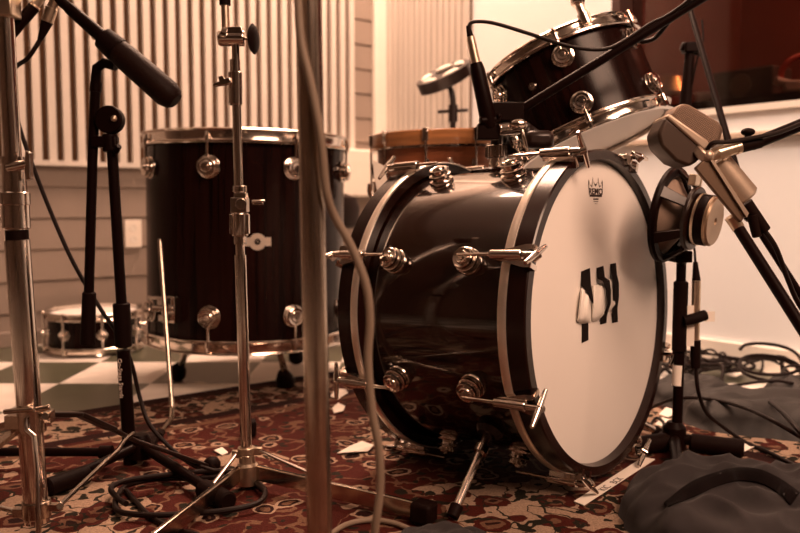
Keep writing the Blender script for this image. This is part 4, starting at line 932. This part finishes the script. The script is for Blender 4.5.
# things seen dimly through the control-room window
def dz(s, n, z): return wr(s, n, z)
def pane_pt(px, py, n):                                               # point on a plane n behind the wall
    d = ray(px, py); o = V((0, 0, H)); q0 = CN + NR * n; t_ = (q0 - o).dot(NR) / d.dot(NR); return o + d * t_
def base_at(px, n, z=.765): p = pane_pt(px, 100, n); return V((p.x, p.y, z))
p = base_at(668, -.35); t = thing('desk_lamp', 'small brass lamp glimpsed through the window beside the rack tom', 'lamp', loc=tuple(p))
part('base', MB().lathe([(0, 0), (0, .05), (.015, .045), (.02, .01), (.10, .01), (.10, 0)], None, 24), 'brass', t)
part('shade', MB().lathe([(.07, .075), (.12, .055), (.135, .02), (.137, 0)], None, 28), 'brass', t)
p = base_at(702, -.3); t = thing('cup', 'small pale cup behind the window glass right of the brass lamp', 'cup', loc=tuple(p))
part('cup_body', MB().lathe([(0, 0), (0, .022), (.05, .028), (.05, .024), (.008, .018), (.008, 0)], None, 24), 'plate', t); part('handle', MB().tube([V((.025, 0, .012)), V((.042, 0, .02)), V((.042, 0, .036)), V((.026, 0, .042))], .004, 8), 'plate', t)
p = base_at(750, -.3); t = thing('monitor_speaker', 'grey box speaker lying behind the window at right', 'speaker', Matrix.Translation(p) @ Matrix.Rotation(math.atan2(ER.y, ER.x), 4, 'Z'))
part('cabinet', MB().box((0, 0, .05), (.2, .12, .1)), mat('grey_cabinet', (.11, .075, .06), .5, bump=.1), t, bevel=.006); part('grille', MB().lathe([(0, 0), (0, .036), (.004, .034), (.004, 0)], mat_to(V((0, -.0605, .05)), (0, -1, 0)), 24), 'cone', t)
p = base_at(792, -.22); t = thing('cable_coil', 'red looped tube with pale fittings behind the window at the right edge', 'tube', loc=tuple(p))
part('tube_loop', MB().tube([V((-.02, 0, .012)), V((-.035, 0, .06)), V((-.01, 0, .1)), V((.04, .01, .115)), V((.09, .02, .10)), V((.12, .02, .03)), V((.12, .02, .012))], .009, 12), 'red_tube', t)
part('fitting', MB().box((.02, -.02, .025), (.11, .03, .03)), 'plate', t, bevel=.005); part('fitting', MB().cyl((-.06, -.02, .04), (-.02, -.02, .03), .012, seg=14), 'plate', t)

# ------------------------------------------------------------------ floor clutter: papers, bags, cables, jacket
def sheet(name, pts, z, label, group=None, th=.0012, curl=0.0):
    ps = [G(x, y, z) for x, y in pts]
    for i, v in enumerate(ps): v.z += curl * (i % 2)
    n = len(ps); b = MB(); b.add(ps + [v - V((0, 0, th)) for v in ps], [tuple(range(n)), tuple(range(2 * n - 1, n - 1, -1))] + [(i, (i + 1) % n, n + (i + 1) % n, n + i) for i in range(n)])
    return solo(name, b, 'paper', label, 'paper', group, ang=0)
st_ = sheet('tape_strip', [(574, 501), (584, 505), (655, 459), (643, 457)], RZ + .0035, 'long white labelled tape strip lying on the rug by the bass drum')
# hand lettering on the strip
a0 = G(579, 503, RZ); a1 = G(649, 458, RZ); xa = (a1 - a0).normalized()
def strip_text(body, px, py, size):
    c = G(px, py, RZ + .0037); ya = V((-xa.y, xa.x, 0)); Mt = Matrix(((xa.x, ya.x, 0, c.x), (xa.y, ya.y, 0, c.y), (0, 0, 1, c.z), (0, 0, 0, 1)))
    text(body, size, 'ink', st_, Matrix.Translation(-WM[st_.name].translation) @ Mt, ext=.0001)
strip_text('KIC', 605, 488, .017); strip_text('BCK', 617, 480.5, .017)
sheet('paper_scrap', [(337, 453), (350, 448), (362, 441), (374, 447), (368, 451), (350, 454)], RZ + .003, 'crumpled white paper scrap on the rug just right of the foreground pole', 'white paper scraps on the rug', curl=.004)
sheet('paper_scrap', [(385, 449), (390, 445), (411, 439), (416, 441), (395, 450)], RZ + .003, 'flat white paper scrap under the rear of the bass drum', 'white paper scraps on the rug')
sheet('paper_scrap', [(330, 396), (336, 390), (345, 389), (348, 394), (338, 399)], RZ + .003, 'small white scrap between foreground pole and rear bass drum hoop', 'white paper scraps on the rug', curl=.003)
sheet('paper_scrap', [(332, 408), (338, 404), (345, 406), (343, 412), (334, 413)], RZ + .003, 'small white scrap nearest the foreground pole, below the other one', 'white paper scraps on the rug', curl=.003)
sheet('paper_scrap', [(165, 385), (200, 382), (222, 385), (196, 391), (166, 393)], .003, 'white scrap on the tiles under the floor tom', 'white paper scraps on the rug')
sheet('paper_scrap', [(214, 450), (222, 447), (228, 452), (222, 455)], RZ + .003, 'tiny white scrap beside the cymbal stand base', 'white paper scraps on the rug')
# lumps: soft bags / cloth as height fields with thickness
def lump(cx, cy, wx, wy, hgt, rot, seed, folds=.2, nx=40, ny=32, z0=RZ, sharp=2.6, fs_=9):
    c = G(cx, cy, z0); b = MB(); vs = []; fs = []
    Rm = Matrix.Rotation(rot, 3, 'Z')
    for j in range(ny + 1):
        for i in range(nx + 1):
            u = 2 * i / nx - 1; v = 2 * j / ny - 1
            # square -> rounded outline
            x = u * math.sqrt(1 - v * v * .38); y = v * math.sqrt(1 - u * u * .38)
            e = max(0, 1 - (abs(u) ** sharp)) * max(0, 1 - (abs(v) ** sharp))
            nz = mnoise.noise(V((u * fs_ * .35 + seed, v * fs_ * .3, seed * 1.3))); nf = 1 - abs(mnoise.noise(V((u * fs_ * .3 - v * 1.2 + seed * 2, v * fs_ * .22 + u * .6, seed))))  # ridged folds
            h_ = hgt * (e ** .45) * (1 + folds * nz * 1.2 + folds * (nf - .75) * 1.6)
            p = c + Rm @ V((x * wx / 2 * (1 + .06 * nz), y * wy / 2 * (1 + .06 * nz), 0)); p.z = z0 + max(h_, .0)
            vs.append(p)
    K = len(vs); vs2 = [V((p.x, p.y, z0)) for p in vs]
    for j in range(ny):
        for i in range(nx):
            a = j * (nx + 1) + i; fs.append((a, a + 1, a + nx + 2, a + nx + 1)); fs.append((K + a + nx + 1, K + a + nx + 2, K + a + 1, K + a))
    for i in range(nx): fs.append((i + 1, i, K + i, K + i + 1)); a = ny * (nx + 1) + i; fs.append((a, a + 1, K + a + 1, K + a))
    for j in range(ny): a = j * (nx + 1); fs.append((a, a + nx + 1, K + a + nx + 1, K + a)); a += nx; fs.append((a + nx + 1, a, K + a, K + a + nx + 1))
    b.add(vs + vs2, fs); return b
jk = lump(782, 534, .42, .34, .071, -.16, 3.3, .2, 110, 90, sharp=4.5, fs_=12)
jkc = [v.copy() for v in jk.v]; jkf = list(jk.f)
jo = solo('jacket', jk, 'jacket', 'dark grey jacket heaped on the floor at the lower right', 'jacket', ang=180)
# fold opening: its shade put in as a dark band on the jacket
from mathutils.bvhtree import BVHTree
bv_ = BVHTree.FromPolygons(jkc, jkf); CAMP = V((0, 0, H))
def on_jacket(px, py):
    h_ = bv_.ray_cast(CAMP, ray(px, py)); return h_[0] if h_[0] is not None else G(px, py, .05)
o_l = spline([V((x, y, 0)) for x, y in ((664, 504), (690, 484), (715, 474), (737, 469), (760, 471), (780, 480), (800, 494))], 6)
i_l = spline([V((x, y, 0)) for x, y in ((668, 508), (695, 497), (718, 487), (738, 482), (758, 484), (775, 492), (790, 506))], 6)
vs = []; n_ = len(o_l)
for a, c in zip(o_l, i_l):
    p0 = on_jacket(a.x, a.y); p1 = on_jacket((a.x + c.x) / 2, (a.y + c.y) / 2); p2 = on_jacket(c.x, c.y)
    up = V((0, -.002, .007)); vs += [p0 + V((0, 0, .0025)), p1 + up, p2 + V((0, -.001, .0025)), p1 - up * 2]
fs = []
for i in range(n_ - 1):
    for k in range(4): a = 4 * i + k; a2 = 4 * i + (k + 1) % 4; fs.append((a, a2, a2 + 4, a + 4))
fs += [(0, 1, 2, 3), tuple(4 * (n_ - 1) + k for k in (3, 2, 1, 0))]
jb = MB(); jb.add(vs, fs); part('fold_shade_band', jb, 'jacket_fold_shade', jo, world=True, ang=80, label='dark fold opening, its shade put in as a band')
lp = lump(445, 548, .14, .12, .018, .1, 5.1, .3, 30, 24); solo('cloth_scrap', lp, 'jacket', 'corner of grey cloth at the bottom edge below the spur', 'cloth', ang=180)
lp = lump(776, 424, .36, .24, .06, -.35, 1.7, .15, 40, 30, z0=RZ, sharp=4); bg = solo('gear_bag', lp, 'bag', 'flat dark gear bag on the floor right of the loudspeaker stand', 'bag', ang=180)
lp = lump(692, 400, .20, .15, .055, .2, 8.2, .12, 36, 28, z0=RZ, sharp=2.4); solo('sandbag', lp, 'bag', 'rounded grey-brown sandbag behind the loudspeaker stand', 'bag', ang=180)
lp = lump(806, 402, .2, .16, .06, .1, 6.4, .12, 36, 28, z0=.0, sharp=2.4); solo('sandbag', lp, 'bag', 'rounded grey-brown sandbag at the right edge beyond the flat bag', 'bag', ang=180)
# cable heap along the right wall
GL = 'tangled black cable in the heap along the right wall'
def heap_cable(i):
    rnd = random.Random(40 + i); pts = []
    s0 = rnd.uniform(1.1, 1.9); n0 = rnd.uniform(.14, .42); a = rnd.uniform(0, 6.28); rr = rnd.uniform(.07, .13); nn = rnd.randint(18, 30); z = .006 + .004 * (i % 5)
    for k in range(nn):
        a += rnd.uniform(.25, .62); s0 += rnd.uniform(-.02, .03); r_ = rr * (1 + .25 * math.sin(k * 1.3 + i))
        s = s0 + r_ * math.cos(a) * 1.3; nq = max(.04, n0 + r_ * math.sin(a)); pts.append(wr(s, nq, z + rnd.uniform(0, .04 + .03 * (i % 3 == 0))))
    b = MB(); b.tube(pts, rnd.choice((.0034, .004, .0046)), 8, 6); solo('cable', b, 'cable', GL, 'cable', 'tangled cables by the right wall')
for i in range(13): heap_cable(i)
cb = MB(); pts = []
cc = G(770, 382, .03)
for k in range(30): a = 2 * PI * k / 12; pts.append(cc + V((.075 * (1 + .1 * math.sin(k)) * math.cos(a), .06 * math.sin(a), .022 + .01 * math.sin(a * .5 + 1) + .0012 * k + .018 * math.sin(a))))
cb.tube(pts, .0042, 8); solo('cable', cb, 'cable', 'coiled black cable standing up out of the heap near the right wall', 'cable')
cb = MB(); cb.tube([G(650, 408, RZ + .02), G(680, 398, .075), G(715, 400, .06), G(745, 408, .075), G(775, 422, .08), G(805, 440, .05)], .0038, 8); solo('cable', cb, 'cable', 'black cable lying over the sandbag and the flat gear bag', 'cable')
cb = MB(); cb.tube([G(700, 338, .04), G(730, 343, .035), G(770, 345, .04), G(830, 352, .04)], .004, 8); solo('cable', cb, 'cable', 'dark cable running along the top of the baseboard at right', 'cable')
cb = MB(); cb.tube([G(770, 402, .07), G(782, 412, .078), G(800, 432, .07), G(815, 448, .03)], .0042, 8); solo('cable', cb, 'cable', 'black cable crossing the flat gear bag towards the viewer', 'cable')
cb = MB(); cb.tube([G(648, 430, RZ + .01), G(656, 418, RZ + .02), G(664, 425, RZ + .015), G(655, 440, RZ + .005), G(640, 445, RZ + .004)], .003, 8); solo('cable', cb, 'cable', 'thin cable curl at the foot of the bass drum beside the loudspeaker stand', 'cable')
for i, (x, y) in enumerate(((716, 398), (668, 412), (735, 372), (790, 372), (664, 422), (745, 446))):
    sheet('paper_scrap', [(x - 9, y + 2), (x - 2, y - 3), (x + 8, y - 2), (x + 10, y + 2), (x, y + 5)], RZ + .002, ['white scrap on the floor between sandbag and flat gear bag', 'pale scrap left of the loudspeaker stand', 'pale scrap among the cables below the wall', 'pale scrap at the far right among the cables', 'pale scrap close to the loudspeaker stand foot', 'pale scrap in front of the flat gear bag'][i], 'pale scraps on the right floor', curl=.004)

# ------------------------------------------------------------------ light
WARM = (1.0, .61, .42)
def area(name, loc, tgt, sx, sy, power, col=WARM, rz=0):
    l = bpy.data.lights.new(name, 'AREA'); l.shape = 'RECTANGLE'; l.size = sx; l.size_y = sy; l.energy = power; l.color = col
    o = bpy.data.objects.new(name, l); COL.objects.link(o); o.location = loc
    o.rotation_euler = (V(tgt) - V(loc)).to_track_quat('-Z', 'Y').to_euler() if tgt else (0, 0, rz); return o
area('ceiling_light_main', (.12, 2.82, 2.66), None, 1.3, .8, 160, rz=math.atan2(EA.y, EA.x))
area('studio_lamp_right', (1.25, -.45, 2.1), (.50, 1.45, .25), 1.4, 1.1, 28).data.spread = math.radians(95)
area('ceiling_light_left', (-1.3, 1.2, 2.6), (-1.0, 1.8, 0), .7, .7, 1.5)
sp_ = bpy.data.lights.new('wall_fill_spot', 'SPOT'); sp_.energy = 140; sp_.color = (1, .76, .60); sp_.spot_size = math.radians(52); sp_.spot_blend = .7; sp_.shadow_soft_size = .2  # added unseen spot, brightens the white right wall
so_ = bpy.data.objects.new('wall_fill_spot', sp_); COL.objects.link(so_); so_.location = (.6, .7, 2.5)
so_.rotation_euler = (V((1.2, 2.15, .5)) - V(so_.location)).to_track_quat('-Z', 'Y').to_euler()
pl = bpy.data.lights.new('control_room_fill', 'POINT'); pl.energy = 34.0; pl.color = (1, .36, .22); pl.shadow_soft_size = .1  # added unseen reddish point light, lifts the control room walls
po = bpy.data.objects.new('control_room_fill', pl); COL.objects.link(po); po.location = wr(2.2, -.8, 1.9)
dl = bpy.data.lights.new('desk_fill', 'POINT'); dl.energy = 1.6; dl.color = (1, .62, .4); dl.shadow_soft_size = .06  # added unseen point light, brings out the objects on the desk
do = bpy.data.objects.new('desk_fill', dl); COL.objects.link(do); do.location = wr(1.75, -.2, 1.35)
wd = bpy.data.worlds.new('world'); SC.world = wd; wd.use_nodes = True
wd.node_tree.nodes['Background'].inputs[0].default_value = (1, .5, .3, 1); wd.node_tree.nodes['Background'].inputs[1].default_value = .02
SC.view_settings.view_transform = 'Standard'; SC.view_settings.look = 'None'; SC.view_settings.exposure = 0.0; SC.view_settings.gamma = 1.0
SC.view_settings.use_curve_mapping = False
SC.cycles.use_denoising = True
SC.cycles.max_bounces = 8
